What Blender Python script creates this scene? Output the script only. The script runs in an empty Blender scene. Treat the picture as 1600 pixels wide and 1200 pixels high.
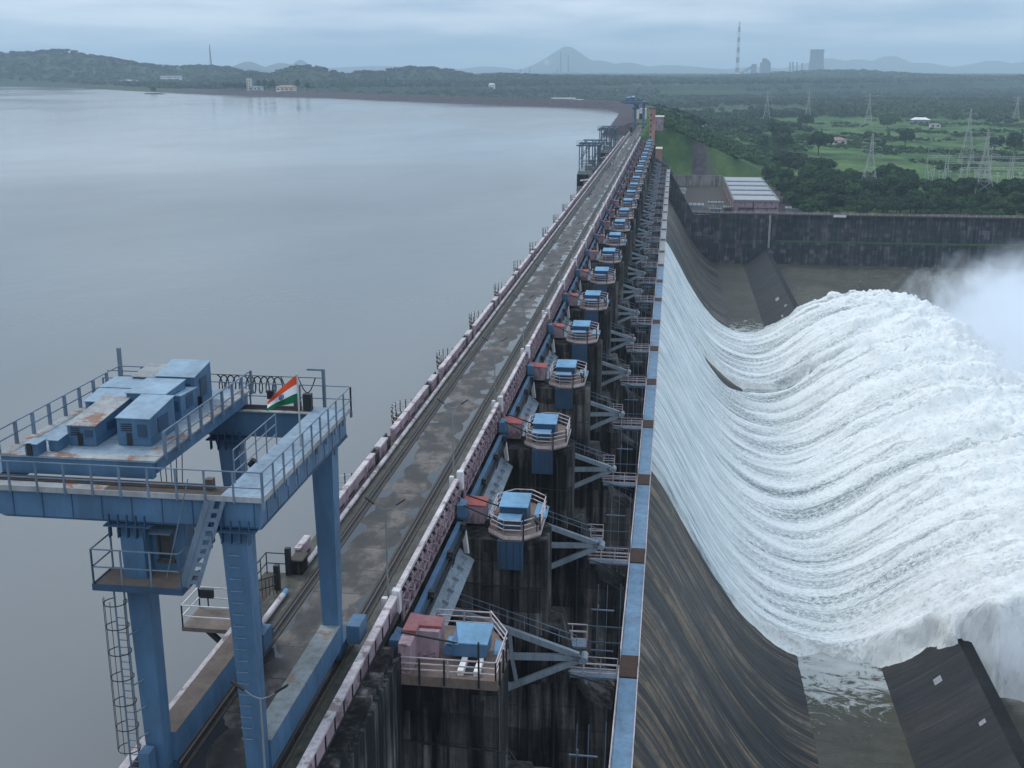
import bpy, math, random
import numpy as np
from mathutils import Vector, Matrix

# ------------------------------------------------------------------ camera, world, sun, exposure
SC = bpy.context.scene
COL = SC.collection
R = math.radians
CAMH = 28.7
F_PX, VPX, VPY = 1800.0, 1057.0, 109.0


def make_camera():
    u = np.array([(VPX - 800), -(VPY - 600), F_PX]); u /= np.linalg.norm(u)
    pitch = math.atan((600 - VPY) / F_PX)
    up = np.array([0, math.cos(pitch), -math.sin(pitch)])
    u = u - up * np.dot(u, up); u /= np.linalg.norm(u)
    r = np.cross(up, u)
    if r[0] < 0:
        r = -r
    M = np.stack([r, u, up])
    right, upv, fwd = M[:, 0], M[:, 1], M[:, 2]
    cd = bpy.data.cameras.new("camera")
    cd.sensor_width = 36.0
    cd.lens = 36.0 * F_PX / 1600.0
    cd.clip_start = 0.5
    cd.clip_end = 80000
    co = bpy.data.objects.new("camera", cd)
    COL.objects.link(co)
    m = Matrix.Identity(4)
    for i in range(3):
        m[i][0] = right[i]; m[i][1] = upv[i]; m[i][2] = -fwd[i]
    m[2][3] = CAMH
    co.matrix_world = m
    SC.camera = co


make_camera()

SUN_EL, SUN_AZ = 52.0, 300.0     # elevation, compass azimuth measured clockwise from +Y
w = bpy.data.worlds.new("World")
SC.world = w
w.use_nodes = True
nt = w.node_tree
for n in list(nt.nodes):
    nt.nodes.remove(n)


def N(nt, t, **kw):
    n = nt.nodes.new(t)
    for k, v in kw.items():
        if k in n.inputs:
            n.inputs[k].default_value = v
        else:
            setattr(n, k, v)
    return n


out = N(nt, 'ShaderNodeOutputWorld')
sky = N(nt, 'ShaderNodeTexSky', sky_type='NISHITA', sun_disc=False)
sky.sun_elevation = R(SUN_EL); sky.sun_rotation = R(SUN_AZ); sky.dust_density = 3.0
bg1 = N(nt, 'ShaderNodeBackground'); bg1.inputs[1].default_value = 0.06
nt.links.new(sky.outputs[0], bg1.inputs[0])
tc = N(nt, 'ShaderNodeTexCoord')
sep = N(nt, 'ShaderNodeSeparateXYZ'); nt.links.new(tc.outputs['Generated'], sep.inputs[0])
# stretch cloud noise towards the horizon: divide xy by (z+0.12)
add = N(nt, 'ShaderNodeMath', operation='ADD'); add.inputs[1].default_value = 0.10
nt.links.new(sep.outputs[2], add.inputs[0])
mx = N(nt, 'ShaderNodeMath', operation='MAXIMUM'); mx.inputs[1].default_value = 0.04
nt.links.new(add.outputs[0], mx.inputs[0])
dv = N(nt, 'ShaderNodeMath', operation='DIVIDE'); nt.links.new(sep.outputs[0], dv.inputs[0]); nt.links.new(mx.outputs[0], dv.inputs[1])
dv2 = N(nt, 'ShaderNodeMath', operation='DIVIDE'); nt.links.new(sep.outputs[1], dv2.inputs[0]); nt.links.new(mx.outputs[0], dv2.inputs[1])
cmb = N(nt, 'ShaderNodeCombineXYZ'); nt.links.new(dv.outputs[0], cmb.inputs[0]); nt.links.new(dv2.outputs[0], cmb.inputs[1])
cn = N(nt, 'ShaderNodeTexNoise'); cn.inputs['Scale'].default_value = 0.55; cn.inputs['Detail'].default_value = 6; cn.inputs['Roughness'].default_value = 0.55
nt.links.new(cmb.outputs[0], cn.inputs['Vector'])
cr = N(nt, 'ShaderNodeValToRGB')
cr.color_ramp.elements[0].position = 0.38; cr.color_ramp.elements[0].color = (0.33, 0.46, 0.61, 1)
cr.color_ramp.elements[1].position = 0.62; cr.color_ramp.elements[1].color = (0.74, 0.83, 0.90, 1)
nt.links.new(cn.outputs[0], cr.inputs[0])
# brighter overhead, as an overcast sky is
zr = N(nt, 'ShaderNodeMapRange'); zr.inputs['From Min'].default_value = 0.0; zr.inputs['From Max'].default_value = 1.0
zr.inputs['To Min'].default_value = 0.92; zr.inputs['To Max'].default_value = 1.3
nt.links.new(sep.outputs[2], zr.inputs[0])
bg2 = N(nt, 'ShaderNodeBackground')
nt.links.new(cr.outputs[0], bg2.inputs[0]); nt.links.new(zr.outputs[0], bg2.inputs[1])
mixs = N(nt, 'ShaderNodeMixShader'); mixs.inputs[0].default_value = 0.93
nt.links.new(bg1.outputs[0], mixs.inputs[1]); nt.links.new(bg2.outputs[0], mixs.inputs[2])
nt.links.new(mixs.outputs[0], out.inputs[0])

sd = bpy.data.lights.new("sun", 'SUN'); sd.energy = 0.9; sd.angle = R(18); sd.color = (1.0, 0.97, 0.93)
so = bpy.data.objects.new("sun", sd); COL.objects.link(so)
d = Vector((math.sin(R(SUN_AZ)) * math.cos(R(SUN_EL)), math.cos(R(SUN_AZ)) * math.cos(R(SUN_EL)), math.sin(R(SUN_EL))))
so.rotation_euler = (-d).to_track_quat('-Z', 'Y').to_euler()
so.location = (0, 0, 200)

SC.view_settings.view_transform = 'Standard'
SC.view_settings.look = 'None'
SC.view_settings.exposure = 0.45
SC.view_settings.gamma = 1.0
SC.cycles.use_denoising = True
SC.cycles.volume_step_rate = 2.0
SC.cycles.volume_max_steps = 96
SC.cycles.max_bounces = 9
SC.cycles.diffuse_bounces = 3
SC.cycles.volume_bounces = 8
SC.cycles.transparent_max_bounces = 6

random.seed(7)
rng = np.random.default_rng(7)

# ------------------------------------------------------------------ helpers


def vnoise(x, y, seed=0):
    """value noise, numpy, smooth, 0..1"""
    x = np.asarray(x, float); y = np.asarray(y, float)
    xi = np.floor(x).astype(np.int64); yi = np.floor(y).astype(np.int64)
    xf = x - xi; yf = y - yi
    u = xf * xf * (3 - 2 * xf); v = yf * yf * (3 - 2 * yf)

    def h(a, b):
        n = (a * 374761393 + b * 668265263 + seed * 974711) & 0xFFFFFFFF
        n = ((n ^ (n >> 13)) * 1274126177) & 0xFFFFFFFF
        n = (n ^ (n >> 16)) & 0xFFFFFF
        return n / float(0xFFFFFF)
    a = h(xi, yi); b = h(xi + 1, yi); c = h(xi, yi + 1); dd = h(xi + 1, yi + 1)
    return (a * (1 - u) + b * u) * (1 - v) + (c * (1 - u) + dd * u) * v


def fbm(x, y, octv=4, seed=0, gain=0.5):
    s = 0; a = 1; t = 0
    for i in range(octv):
        s = s + a * vnoise(np.asarray(x) * 2 ** i, np.asarray(y) * 2 ** i, seed + i); t += a; a *= gain
    return s / t


class MB:
    """collects shapes for ONE mesh object"""

    def __init__(self):
        self.v = []; self.f = []

    def add(self, vs, fs):
        o = len(self.v)
        self.v.extend([tuple(p) for p in vs])
        self.f.extend([tuple(i + o for i in f) for f in fs])
        return self

    def box(self, x0, x1, y0, y1, z0, z1):
        vs = [(x0, y0, z0), (x1, y0, z0), (x1, y1, z0), (x0, y1, z0), (x0, y0, z1), (x1, y0, z1), (x1, y1, z1), (x0, y1, z1)]
        return self.add(vs, [(0, 3, 2, 1), (4, 5, 6, 7), (0, 1, 5, 4), (1, 2, 6, 5), (2, 3, 7, 6), (3, 0, 4, 7)])

    def hexa(self, b, t):
        """bottom quad, top quad (counter-clockwise from above)"""
        return self.add(list(b) + list(t), [(0, 3, 2, 1), (4, 5, 6, 7), (0, 1, 5, 4), (1, 2, 6, 5), (2, 3, 7, 6), (3, 0, 4, 7)])

    def bar(self, p, q, w=0.05, h=None):
        """rectangular bar from p to q"""
        h = w if h is None else h
        p = Vector(p); q = Vector(q); dd = (q - p)
        if dd.length < 1e-6:
            return self
        dd.normalize()
        side = dd.cross(Vector((0, 0, 1)))
        if side.length < 1e-3:
            side = Vector((1, 0, 0))
        side.normalize(); up = side.cross(dd)
        s = side * (w / 2); t = up * (h / 2)
        vs = [p - s - t, p + s - t, p + s + t, p - s + t, q - s - t, q + s - t, q + s + t, q - s + t]
        return self.add(vs, [(0, 1, 2, 3), (7, 6, 5, 4), (0, 4, 5, 1), (1, 5, 6, 2), (2, 6, 7, 3), (3, 7, 4, 0)])

    def tube(self, pts, r=0.05, n=8, closed=False):
        pts = [Vector(p) for p in pts]
        rings = []
        m = len(pts)
        rad = r if isinstance(r, (list, tuple)) else [r] * m
        o = len(self.v)
        for i, p in enumerate(pts):
            if closed:
                dd = pts[(i + 1) % m] - pts[i - 1]
            else:
                dd = pts[min(i + 1, m - 1)] - pts[max(i - 1, 0)]
            if dd.length < 1e-9:
                dd = Vector((0, 0, 1))
            dd.normalize()
            a = dd.cross(Vector((0, 0, 1)))
            if a.length < 1e-3:
                a = Vector((1, 0, 0))
            a.normalize(); b = dd.cross(a)
            for k in range(n):
                t = 2 * math.pi * k / n
                self.v.append(tuple(p + (a * math.cos(t) + b * math.sin(t)) * rad[i]))
        for i in range(m if closed else m - 1):
            j = (i + 1) % m
            for k in range(n):
                k2 = (k + 1) % n
                self.f.append((o + i * n + k, o + i * n + k2, o + j * n + k2, o + j * n + k))
        if not closed:
            self.f.append(tuple(o + k for k in range(n))[::-1])
            self.f.append(tuple(o + (m - 1) * n + k for k in range(n)))
        return self

    def prism(self, poly, axis, a, b):
        """poly: list of 2D points; axis 'x': (y,z) extruded along x; 'y': (x,z); 'z': (x,y)"""
        n = len(poly)

        def P(p, t):
            return (t, p[0], p[1]) if axis == 'x' else ((p[0], t, p[1]) if axis == 'y' else (p[0], p[1], t))
        vs = [P(p, a) for p in poly] + [P(p, b) for p in poly]
        fs = [tuple(range(n))[::-1], tuple(range(n, 2 * n))]
        for i in range(n):
            j = (i + 1) % n
            fs.append((i, j, n + j, n + i))
        return self.add(vs, fs)

    def rail(self, pts, h=1.0, n=2, gap=1.5, r=0.05, post=None, posth=None):
        """hand rail: posts and n horizontal bars along a polyline standing on pts"""
        post = post or r
        for a, b in zip(pts[:-1], pts[1:]):
            a = Vector(a); b = Vector(b); L = (b - a).length
            k = max(1, round(L / gap))
            for i in range(k + 1):
                p = a.lerp(b, i / k)
                self.bar(p, p + Vector((0, 0, posth or h)), post)
            for j in range(n):
                z = h * (j + 1) / n
                self.bar(a + Vector((0, 0, z)), b + Vector((0, 0, z)), r)
        return self


def link(name, me, mat, parent=None, loc=(0, 0, 0)):
    o = bpy.data.objects.new(name, me)
    COL.objects.link(o)
    if parent is not None:
        o.parent = parent
    o.location = loc
    if mat is not None:
        me.materials.append(mat)
    return o


def fixnormals(me):
    import bmesh
    bm = bmesh.new(); bm.from_mesh(me)
    bmesh.ops.recalc_face_normals(bm, faces=bm.faces)
    bm.to_mesh(me); bm.free()


def build(name, mb, mat, parent=None, org=(0, 0, 0), smooth=False, bevel=0.0):
    """mesh authored in world coordinates, stored relative to org"""
    ox, oy, oz = org
    me = bpy.data.meshes.new(name)
    me.from_pydata([(x - ox, y - oy, z - oz) for x, y, z in mb.v], [], mb.f)
    fixnormals(me)
    if smooth:
        me.polygons.foreach_set('use_smooth', [True] * len(me.polygons))
    me.update()
    o = link(name, me, mat, parent, (0, 0, 0) if parent is not None else org)
    if bevel:
        md = o.modifiers.new('bevel', 'BEVEL'); md.width = bevel; md.segments = 2; md.limit_method = 'ANGLE'
    return o


def tag(o, label=None, cat=None, group=None, kind=None):
    if label: o['label'] = label
    if cat: o['category'] = cat
    if group: o['group'] = group
    if kind: o['kind'] = kind
    return o


class Thing:
    def __init__(self, name, label, cat, org, group=None):
        self.o = bpy.data.objects.new(name, None)
        COL.objects.link(self.o)
        self.o.empty_display_size = 1
        self.o.location = org
        self.org = org
        tag(self.o, label, cat, group)

    def parts(self, name, mb, mat, parent=None):
        """every separate shape of mb becomes a part of its own"""
        n = len(mb.v); root = list(range(n))

        def find(i):
            while root[i] != i:
                root[i] = root[root[i]]; i = root[i]
            return i
        for f in mb.f:
            for j in f[1:]:
                root[find(j)] = find(f[0])
        groups = {}
        for f in mb.f:
            groups.setdefault(find(f[0]), []).append(f)
        for fs in groups.values():
            ids = sorted({i for f in fs for i in f}); new = {i: k for k, i in enumerate(ids)}
            b = MB(); b.v = [mb.v[i] for i in ids]; b.f = [tuple(new[i] for i in f) for f in fs]
            self.part(name, b, mat, parent=parent)

    def part(self, name, mb, mat, smooth=False, parent=None, bevel=0.0):
        return build(name, mb, mat, parent or self.o, self.org, smooth, bevel)


KIDS = {}


def copy_tree(o, loc=None, label=None, group=None, parent=None, rz=None, scale=None, skip=()):
    c = o.copy(); COL.objects.link(c)
    if parent is not None:
        c.parent = parent
    if loc is not None:
        c.location = loc
    if rz is not None:
        c.rotation_euler = (0, 0, rz)
    if scale is not None:
        c.scale = (scale,) * 3
    if label: c['label'] = label
    if group: c['group'] = group
    if o.name not in KIDS:
        KIDS[o.name] = list(o.children)
    for ch in KIDS[o.name]:
        if ch.name.split('.')[0] not in skip:
            copy_tree(ch, parent=c)
    return c


ORD = ['first', 'second', 'third', 'fourth', 'fifth', 'sixth', 'seventh', 'eighth', 'ninth', 'tenth', 'eleventh', 'twelfth', 'thirteenth',
       'fourteenth', 'fifteenth', 'sixteenth', 'seventeenth', 'eighteenth', 'nineteenth', 'twentieth', 'twenty-first', 'twenty-second',
       'twenty-third', 'twenty-fourth', 'twenty-fifth', 'twenty-sixth', 'twenty-seventh', 'twenty-eighth', 'twenty-ninth', 'thirtieth']

# ------------------------------------------------------------------ materials


class Mat:
    def __init__(self, name, rough=0.8, spec=0.3, metal=0.0):
        self.m = bpy.data.materials.new(name); self.m.use_nodes = True
        self.nt = self.m.node_tree
        self.b = self.nt.nodes['Principled BSDF']
        self.b.inputs['Roughness'].default_value = rough
        self.b.inputs['Specular IOR Level'].default_value = spec
        self.b.inputs['Metallic'].default_value = metal
        self._g = None

    def L(self, a, b):
        self.nt.links.new(a, b)

    def pos(self):
        if self._g is None:
            self._g = self.nt.nodes.new('ShaderNodeNewGeometry')
        return self._g.outputs['Position']

    def uv(self):
        return self.nt.nodes.new('ShaderNodeTexCoord').outputs['UV']

    def map(self, vec, scale=(1, 1, 1), loc=(0, 0, 0)):
        n = self.nt.nodes.new('ShaderNodeMapping')
        n.inputs['Scale'].default_value = scale; n.inputs['Location'].default_value = loc
        self.L(vec, n.inputs['Vector'])
        return n.outputs[0]

    def noise(self, vec, scale=1.0, detail=5, rough=0.55, dist=0.0):
        n = self.nt.nodes.new('ShaderNodeTexNoise')
        n.inputs['Scale'].default_value = scale; n.inputs['Detail'].default_value = detail
        n.inputs['Roughness'].default_value = rough; n.inputs['Distortion'].default_value = dist
        self.L(vec, n.inputs['Vector'])
        return n.outputs[0]

    def ramp(self, fac, stops):
        n = self.nt.nodes.new('ShaderNodeValToRGB')
        e = n.color_ramp.elements
        while len(e) < len(stops):
            e.new(0.5)
        for el, (p, c) in zip(e, stops):
            el.position = p
            el.color = (c, c, c, 1) if isinstance(c, (int, float)) else (c[0], c[1], c[2], 1)
        self.L(fac, n.inputs[0])
        return n.outputs[0]

    def mix(self, fac, a, b, mode='MIX'):
        n = self.nt.nodes.new('ShaderNodeMix'); n.data_type = 'RGBA'; n.blend_type = mode
        for i, s in ((0, fac), (6, a), (7, b)):
            if isinstance(s, (int, float)):
                n.inputs[i].default_value = s if i == 0 else (s, s, s, 1)
            elif isinstance(s, tuple):
                n.inputs[i].default_value = (s[0], s[1], s[2], 1)
            else:
                self.L(s, n.inputs[i])
        return n.outputs[2]

    def math(self, op, a, b=None, c=None, clamp=False):
        n = self.nt.nodes.new('ShaderNodeMath'); n.operation = op; n.use_clamp = clamp
        for i, s in enumerate((a, b, c)):
            if s is None:
                continue
            if isinstance(s, (int, float)):
                n.inputs[i].default_value = s
            else:
                self.L(s, n.inputs[i])
        return n.outputs[0]

    def xyz(self, vec):
        n = self.nt.nodes.new('ShaderNodeSeparateXYZ'); self.L(vec, n.inputs[0])
        return n.outputs

    def rng(self, v, a, b, c=0.0, d=1.0):
        n = self.nt.nodes.new('ShaderNodeMapRange')
        for i, s in enumerate((v, a, b, c, d)):
            if isinstance(s, (int, float)):
                n.inputs[i].default_value = s
            else:
                self.L(s, n.inputs[i])
        return n.outputs[0]

    def color(self, c):
        if isinstance(c, tuple):
            self.b.inputs['Base Color'].default_value = (c[0], c[1], c[2], 1)
        else:
            self.L(c, self.b.inputs['Base Color'])
        return self

    def rough(self, v):
        self.L(v, self.b.inputs['Roughness']); return self

    def bump(self, h, strength=0.3, dist=0.05):
        n = self.nt.nodes.new('ShaderNodeBump')
        n.inputs['Strength'].default_value = strength; n.inputs['Distance'].default_value = dist
        self.L(h, n.inputs['Height']); self.L(n.outputs[0], self.b.inputs['Normal'])
        return self


def concrete(name, light, dark, bias=0.5, streak=1.0, tint=None, lift=True):
    """weathered concrete: vertical run-off streaks, blotches, lift lines"""
    m = Mat(name, 0.85, 0.25)
    p = m.pos()
    blot = m.noise(m.map(p, (0.12, 0.12, 0.12)), 1.0, 6, 0.65)
    st = m.noise(m.map(p, (0.9, 0.9, 0.055)), 1.0, 6, 0.7)
    st2 = m.noise(m.map(p, (2.6, 2.6, 0.12), (5, 3, 1)), 1.0, 4, 0.6)
    f = m.math('ADD', m.math('MULTIPLY', st, 0.62 * streak), m.math('MULTIPLY', blot, 0.38))
    f = m.math('ADD', f, m.math('MULTIPLY', m.math('SUBTRACT', st2, 0.5), 0.35 * streak))
    c = m.ramp(f, [(bias - 0.10, dark), (bias - 0.01, tuple((a * 0.66 + b * 0.34) for a, b in zip(dark, light))), (bias + 0.09, light)])
    if lift:
        wn = m.nt.nodes.new('ShaderNodeTexWhiteNoise'); wn.noise_dimensions = '3D'
        sn = m.nt.nodes.new('ShaderNodeVectorMath'); sn.operation = 'FLOOR'
        m.L(m.map(p, (0.42, 0.42, 0.55), (.3, .1, 0)), sn.inputs[0]); m.L(sn.outputs[0], wn.inputs['Vector'])
        c = m.mix(0.8, c, m.ramp(wn.outputs['Value'], [(0.0, 0.35), (0.6, 0.8), (1.0, 1.9)]), 'MULTIPLY')
    fine = m.noise(p, 3.0, 5, 0.7)
    c = m.mix(0.5, c, m.ramp(fine, [(0.3, 0.35), (0.7, 1.0)]), 'MULTIPLY')
    if tint:
        t = m.noise(m.map(p, (0.25, 0.25, 0.1), (9, 2, 4)), 1.0, 4, 0.6)
        c = m.mix(m.ramp(t, [(0.5, 0.0), (0.7, 0.7)]), c, tint)
    if lift:
        z = m.xyz(p)[2]
        fr = m.math('FRACT', m.math('MULTIPLY', z, 0.55))
        ln = m.ramp(fr, [(0.0, 0.3), (0.06, 1.0)])
        c = m.mix(0.7, c, ln, 'MULTIPLY')
    m.color(c)
    m.bump(m.math('ADD', fine, st2), 0.5, 0.08)
    return m.m


def paint(name, col, worn=None, wear=0.62, rough=0.5, grime=0.5, vary=0.25, scale=1.0):
    """painted steel: slight fading, grime, optional worn/rust patches"""
    m = Mat(name, rough, 0.4)
    p = m.pos()
    n1 = m.noise(m.map(p, (0.6 * scale, 0.6 * scale, 0.25 * scale)), 1.0, 5, 0.6)
    lo = tuple(c * (1 - vary) for c in col); hi = tuple(min(1, c * (1 + vary)) for c in col)
    c = m.ramp(n1, [(0.3, lo), (0.7, hi)])
    n2 = m.noise(m.map(p, (3.0 * scale, 3.0 * scale, 0.8 * scale), (3, 7, 1)), 1.0, 5, 0.7)
    c = m.mix(m.ramp(n2, [(0.45, 0.0), (0.8, grime)]), c, (0.06, 0.065, 0.07))
    if worn:
        n3 = m.noise(m.map(p, (0.8, 0.8, 0.8), (11, 5, 2)), 1.0, 7, 0.7)
        c = m.mix(m.ramp(n3, [(wear, 0.0), (wear + 0.05, 0.9)]), c, worn)
    m.color(c)
    m.rough(m.ramp(n2, [(0.3, rough - 0.08), (0.8, min(1, rough + 0.25))]))
    m.bump(n2, 0.15, 0.02)
    return m.m


M = {}
M['pier'] = concrete('pier_concrete', (0.165, 0.150, 0.142), (0.006, 0.006, 0.008), 0.555, 1.0)
M['masonry'] = concrete('dark_masonry', (0.30, 0.29, 0.28), (0.012, 0.013, 0.016), 0.58, 1.0, lift=False)
M['wallc'] = concrete('training_wall_concrete', (0.13, 0.115, 0.125), (0.020, 0.024, 0.032), 0.60, 1.2, tint=(0.022, 0.032, 0.030))
M['slab'] = concrete('slab_concrete', (0.30, 0.26, 0.25), (0.09, 0.075, 0.065), 0.5, 0.3, lift=False)
M['platform'] = concrete('platform_concrete', (0.50, 0.43, 0.42), (0.20, 0.15, 0.13), 0.47, 0.3, lift=False)
M['brownc'] = concrete('brown_concrete', (0.30, 0.23, 0.21), (0.08, 0.05, 0.04), 0.5, 0.3, lift=False)
BLUE = (0.062, 0.135, 0.235)
M['blue'] = paint('blue_paint', BLUE, None, grime=0.35)
M['bluetop'] = paint('pale_blue_deck', (0.22, 0.29, 0.37), (0.16, 0.09, 0.06), 0.64)
M['blueroof'] = paint('sky_blue_roof', (0.13, 0.27, 0.42), None, grime=0.25)
M['bluedark'] = paint('deep_blue_steel', (0.025, 0.062, 0.12), None, grime=0.4)
M['rustdeck'] = paint('rusty_walkway', (0.30, 0.31, 0.32), (0.22, 0.10, 0.06), 0.54, rough=0.8)
M['gatesteel'] = paint('blue_grey_steel', (0.22, 0.26, 0.31), None, grime=0.55)
M['railgrey'] = paint('grey_rail', (0.13, 0.18, 0.25), None)
M['silltop'] = paint('beam_top', (0.24, 0.26, 0.27), (0.22, 0.15, 0.10), 0.56, rough=0.85)
M['railsteel'] = paint('rail_steel', (0.055, 0.05, 0.05), (0.10, 0.06, 0.045), 0.55)
M['frame'] = paint('frame_steel', (0.055, 0.085, 0.12), None)
M['lampgrey'] = paint('lamp_grey', (0.20, 0.21, 0.22), None)
M['dark'] = paint('black_steel', (0.015, 0.016, 0.02), None)
M['white'] = paint('white_paint', (0.62, 0.60, 0.62), (0.25, 0.2, 0.18), 0.64)
M['pinkrail'] = paint('pale_pink_rail', (0.50, 0.42, 0.44), (0.15, 0.1, 0.09), 0.62)
M['pink'] = paint('pink_plaster', (0.34, 0.235, 0.275), (0.13, 0.085, 0.095), 0.54, rough=0.85, grime=0.6)
M['pinkcap'] = paint('pale_pink_coping', (0.52, 0.46, 0.48), (0.20, 0.15, 0.15), 0.55, rough=0.85, grime=0.6)
M['red'] = paint('red_roof', (0.30, 0.060, 0.05), None, rough=0.6)
M['rose'] = paint('rose_roof', (0.25, 0.10, 0.11), None, rough=0.8)
M['rust'] = paint('rust', (0.20, 0.09, 0.05), None, rough=0.9)
M['salmon'] = paint('salmon_plaster', (0.36, 0.19, 0.165), None, rough=0.9)
M['cream'] = paint('cream_plaster', (0.62, 0.56, 0.46), None, rough=0.9, scale=0.3)
M['whitewash'] = paint('whitewash', (0.72, 0.72, 0.70), None, rough=0.9, grime=0.3, scale=0.3)
M['glass'] = Mat('dark_glass', 0.1, 0.5).color((0.03, 0.035, 0.04)).m
M['brownfloor'] = paint('brown_floor_plate', (0.17, 0.13, 0.11), None, rough=0.9)
M['saffron'] = Mat('saffron_cloth', 0.8, 0.1).color((0.62, 0.085, 0.03)).m
M['flagwhite'] = Mat('white_cloth', 0.8, 0.1).color((0.70, 0.70, 0.74)).m
M['flaggreen'] = Mat('green_cloth', 0.8, 0.1).color((0.012, 0.12, 0.055)).m
M['navy'] = Mat('navy_emblem', 0.8, 0.1).color((0.02, 0.03, 0.2)).m
M['bluetop2'] = paint('walkway_blue_plate', (0.14, 0.24, 0.36), (0.10, 0.12, 0.15), 0.68, grime=0.4)
M['greydeck'] = paint('walkway_grey_plate', (0.30, 0.31, 0.33), None, grime=0.4)
M['stack'] = Mat('chimney_white', 0.9, 0.1).color((0.55, 0.55, 0.56)).m
M['stackred'] = Mat('chimney_dark_band', 0.9, 0.1).color((0.16, 0.06, 0.06)).m
M['coolc'] = Mat('cooling_tower_concrete', 0.9, 0.1).color((0.10, 0.10, 0.11)).m
M['plant'] = Mat('plant_steel', 0.9, 0.1).color((0.07, 0.08, 0.10)).m
M['pylon'] = paint('galvanised_steel', (0.42, 0.43, 0.42), None, rough=0.6)
M['trunk'] = Mat('bark', 0.9, 0.1).color((0.07, 0.055, 0.04)).m
M['greywall'] = paint('grey_plaster', (0.22, 0.24, 0.25), None, rough=0.9, scale=0.3)
M['stone'] = paint('pale_boulder', (0.58, 0.58, 0.58), None, rough=0.9)


def leaf_mat(name, a, b, dens=1.0):
    m = Mat(name, 0.9, 0.05)
    p = m.pos()
    n = m.noise(p, 0.35, 4, 0.7)
    oi = m.nt.nodes.new('ShaderNodeObjectInfo')
    c = m.ramp(n, [(0.3, a), (0.7, b)])
    c = m.mix(m.math('MULTIPLY', oi.outputs['Random'], 0.45), c, tuple(x * 0.5 for x in a))
    m.color(c)
    return m.m


M['leafdark'] = leaf_mat('dark_foliage', (0.020, 0.045, 0.024), (0.052, 0.095, 0.038))
M['leafmid'] = leaf_mat('mid_foliage', (0.034, 0.070, 0.030), (0.080, 0.145, 0.048))


def wood_mat():
    m = Mat('distant_foliage', 0.95, 0.05)
    p = m.pos()
    n = m.noise(p, 0.06, 4, 0.7); n2 = m.noise(p, 0.004, 3, 0.6)
    c = m.ramp(n, [(0.38, (0.020, 0.042, 0.022)), (0.6, (0.075, 0.120, 0.045))])
    c = m.mix(m.ramp(n2, [(0.4, 0.0), (0.6, 0.8)]), c, (0.016, 0.032, 0.020))
    m.color(c)
    return m.m


M['wood'] = wood_mat()

# ------------------------------------------------------------------ layout numbers (metres; road deck = 0)
G = 19.4                       # bay pitch
P0 = 54.3                      # centre of the first pier
NP = 24                        # piers
PT = 3.8                       # pier thickness
PY = [P0 + G * k for k in range(NP)]
RES_Z, TAIL_Z = -5.5, -52.0
WALL_Y = 503.0
XR0, XR1 = -21.3, -14.4        # deck edges
RAILS = (-19.95, -15.8)


def grid_object(name, X, Y, Z, mat, uv=None, smooth=True, mask=None):
    """regular grid arrays (n,m) -> mesh object"""
    n, m = X.shape
    me = bpy.data.meshes.new(name)
    co = np.stack([X, Y, Z], -1).reshape(-1, 3).astype(np.float32)
    idx = np.arange(n * m).reshape(n, m)
    q = np.stack([idx[:-1, :-1], idx[1:, :-1], idx[1:, 1:], idx[:-1, 1:]], -1).reshape(-1, 4)
    if mask is not None:
        q = q[mask.reshape(-1)]
    me.vertices.add(len(co)); me.vertices.foreach_set('co', co.ravel())
    me.loops.add(q.size); me.loops.foreach_set('vertex_index', q.ravel().astype(np.int32))
    me.polygons.add(len(q)); me.polygons.foreach_set('loop_start', (np.arange(len(q)) * 4).astype(np.int32))
    me.polygons.foreach_set('loop_total', np.full(len(q), 4, np.int32))
    me.update(calc_edges=True)
    if smooth:
        me.polygons.foreach_set('use_smooth', np.ones(len(q), bool))
    if uv is not None:
        U, V = uv
        l = me.uv_layers.new(name='UVMap')
        uvs = np.stack([U, V], -1).reshape(-1, 2)[q.ravel()].astype(np.float32)
        l.data.foreach_set('uv', uvs.ravel())
    me.validate()
    o = link(name, me, mat)
    return o


def poly_mesh(name, co, faces4, mat):
    me = bpy.data.meshes.new(name)
    me.vertices.add(len(co)); me.vertices.foreach_set('co', co.astype(np.float32).ravel())
    me.loops.add(faces4.size); me.loops.foreach_set('vertex_index', faces4.ravel().astype(np.int32))
    k = faces4.shape[1]
    me.polygons.add(len(faces4)); me.polygons.foreach_set('loop_start', (np.arange(len(faces4)) * k).astype(np.int32))
    me.polygons.foreach_set('loop_total', np.full(len(faces4), k, np.int32))
    me.update(calc_edges=True)
    return link(name, me, mat)


# ---- terrain ------------------------------------------------------
CREST = np.array([(-18, 500), (-20, 760), (-24, 960), (-40, 1075), (-94, 1130), (-195, 1223), (-341, 1368), (-430, 1470), (-518, 1560), (-640, 1625),
                  (-800, 1800), (-1150, 2215), (-1420, 2370), (-2200, 2750), (-4500, 3300)], float)


def crest_dist(X, Y):
    best = np.full(X.shape, 1e9); side = np.zeros(X.shape); along = np.zeros(X.shape); acc = 0
    for (ax, ay), (bx, by) in zip(CREST[:-1], CREST[1:]):
        dx, dy = bx - ax, by - ay; L = math.hypot(dx, dy)
        t = np.clip(((X - ax) * dx + (Y - ay) * dy) / L ** 2, 0, 1)
        px = ax + t * dx; py = ay + t * dy
        dd = np.hypot(X - px, Y - py)
        s = np.sign(dx * (Y - ay) - dy * (X - ax))     # >0 = left of travel = reservoir side
        upd = dd < best
        best = np.where(upd, dd, best); side = np.where(upd, s, side); along = np.where(upd, acc + t * L, along)
        acc += L
    return best, side, along


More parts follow.
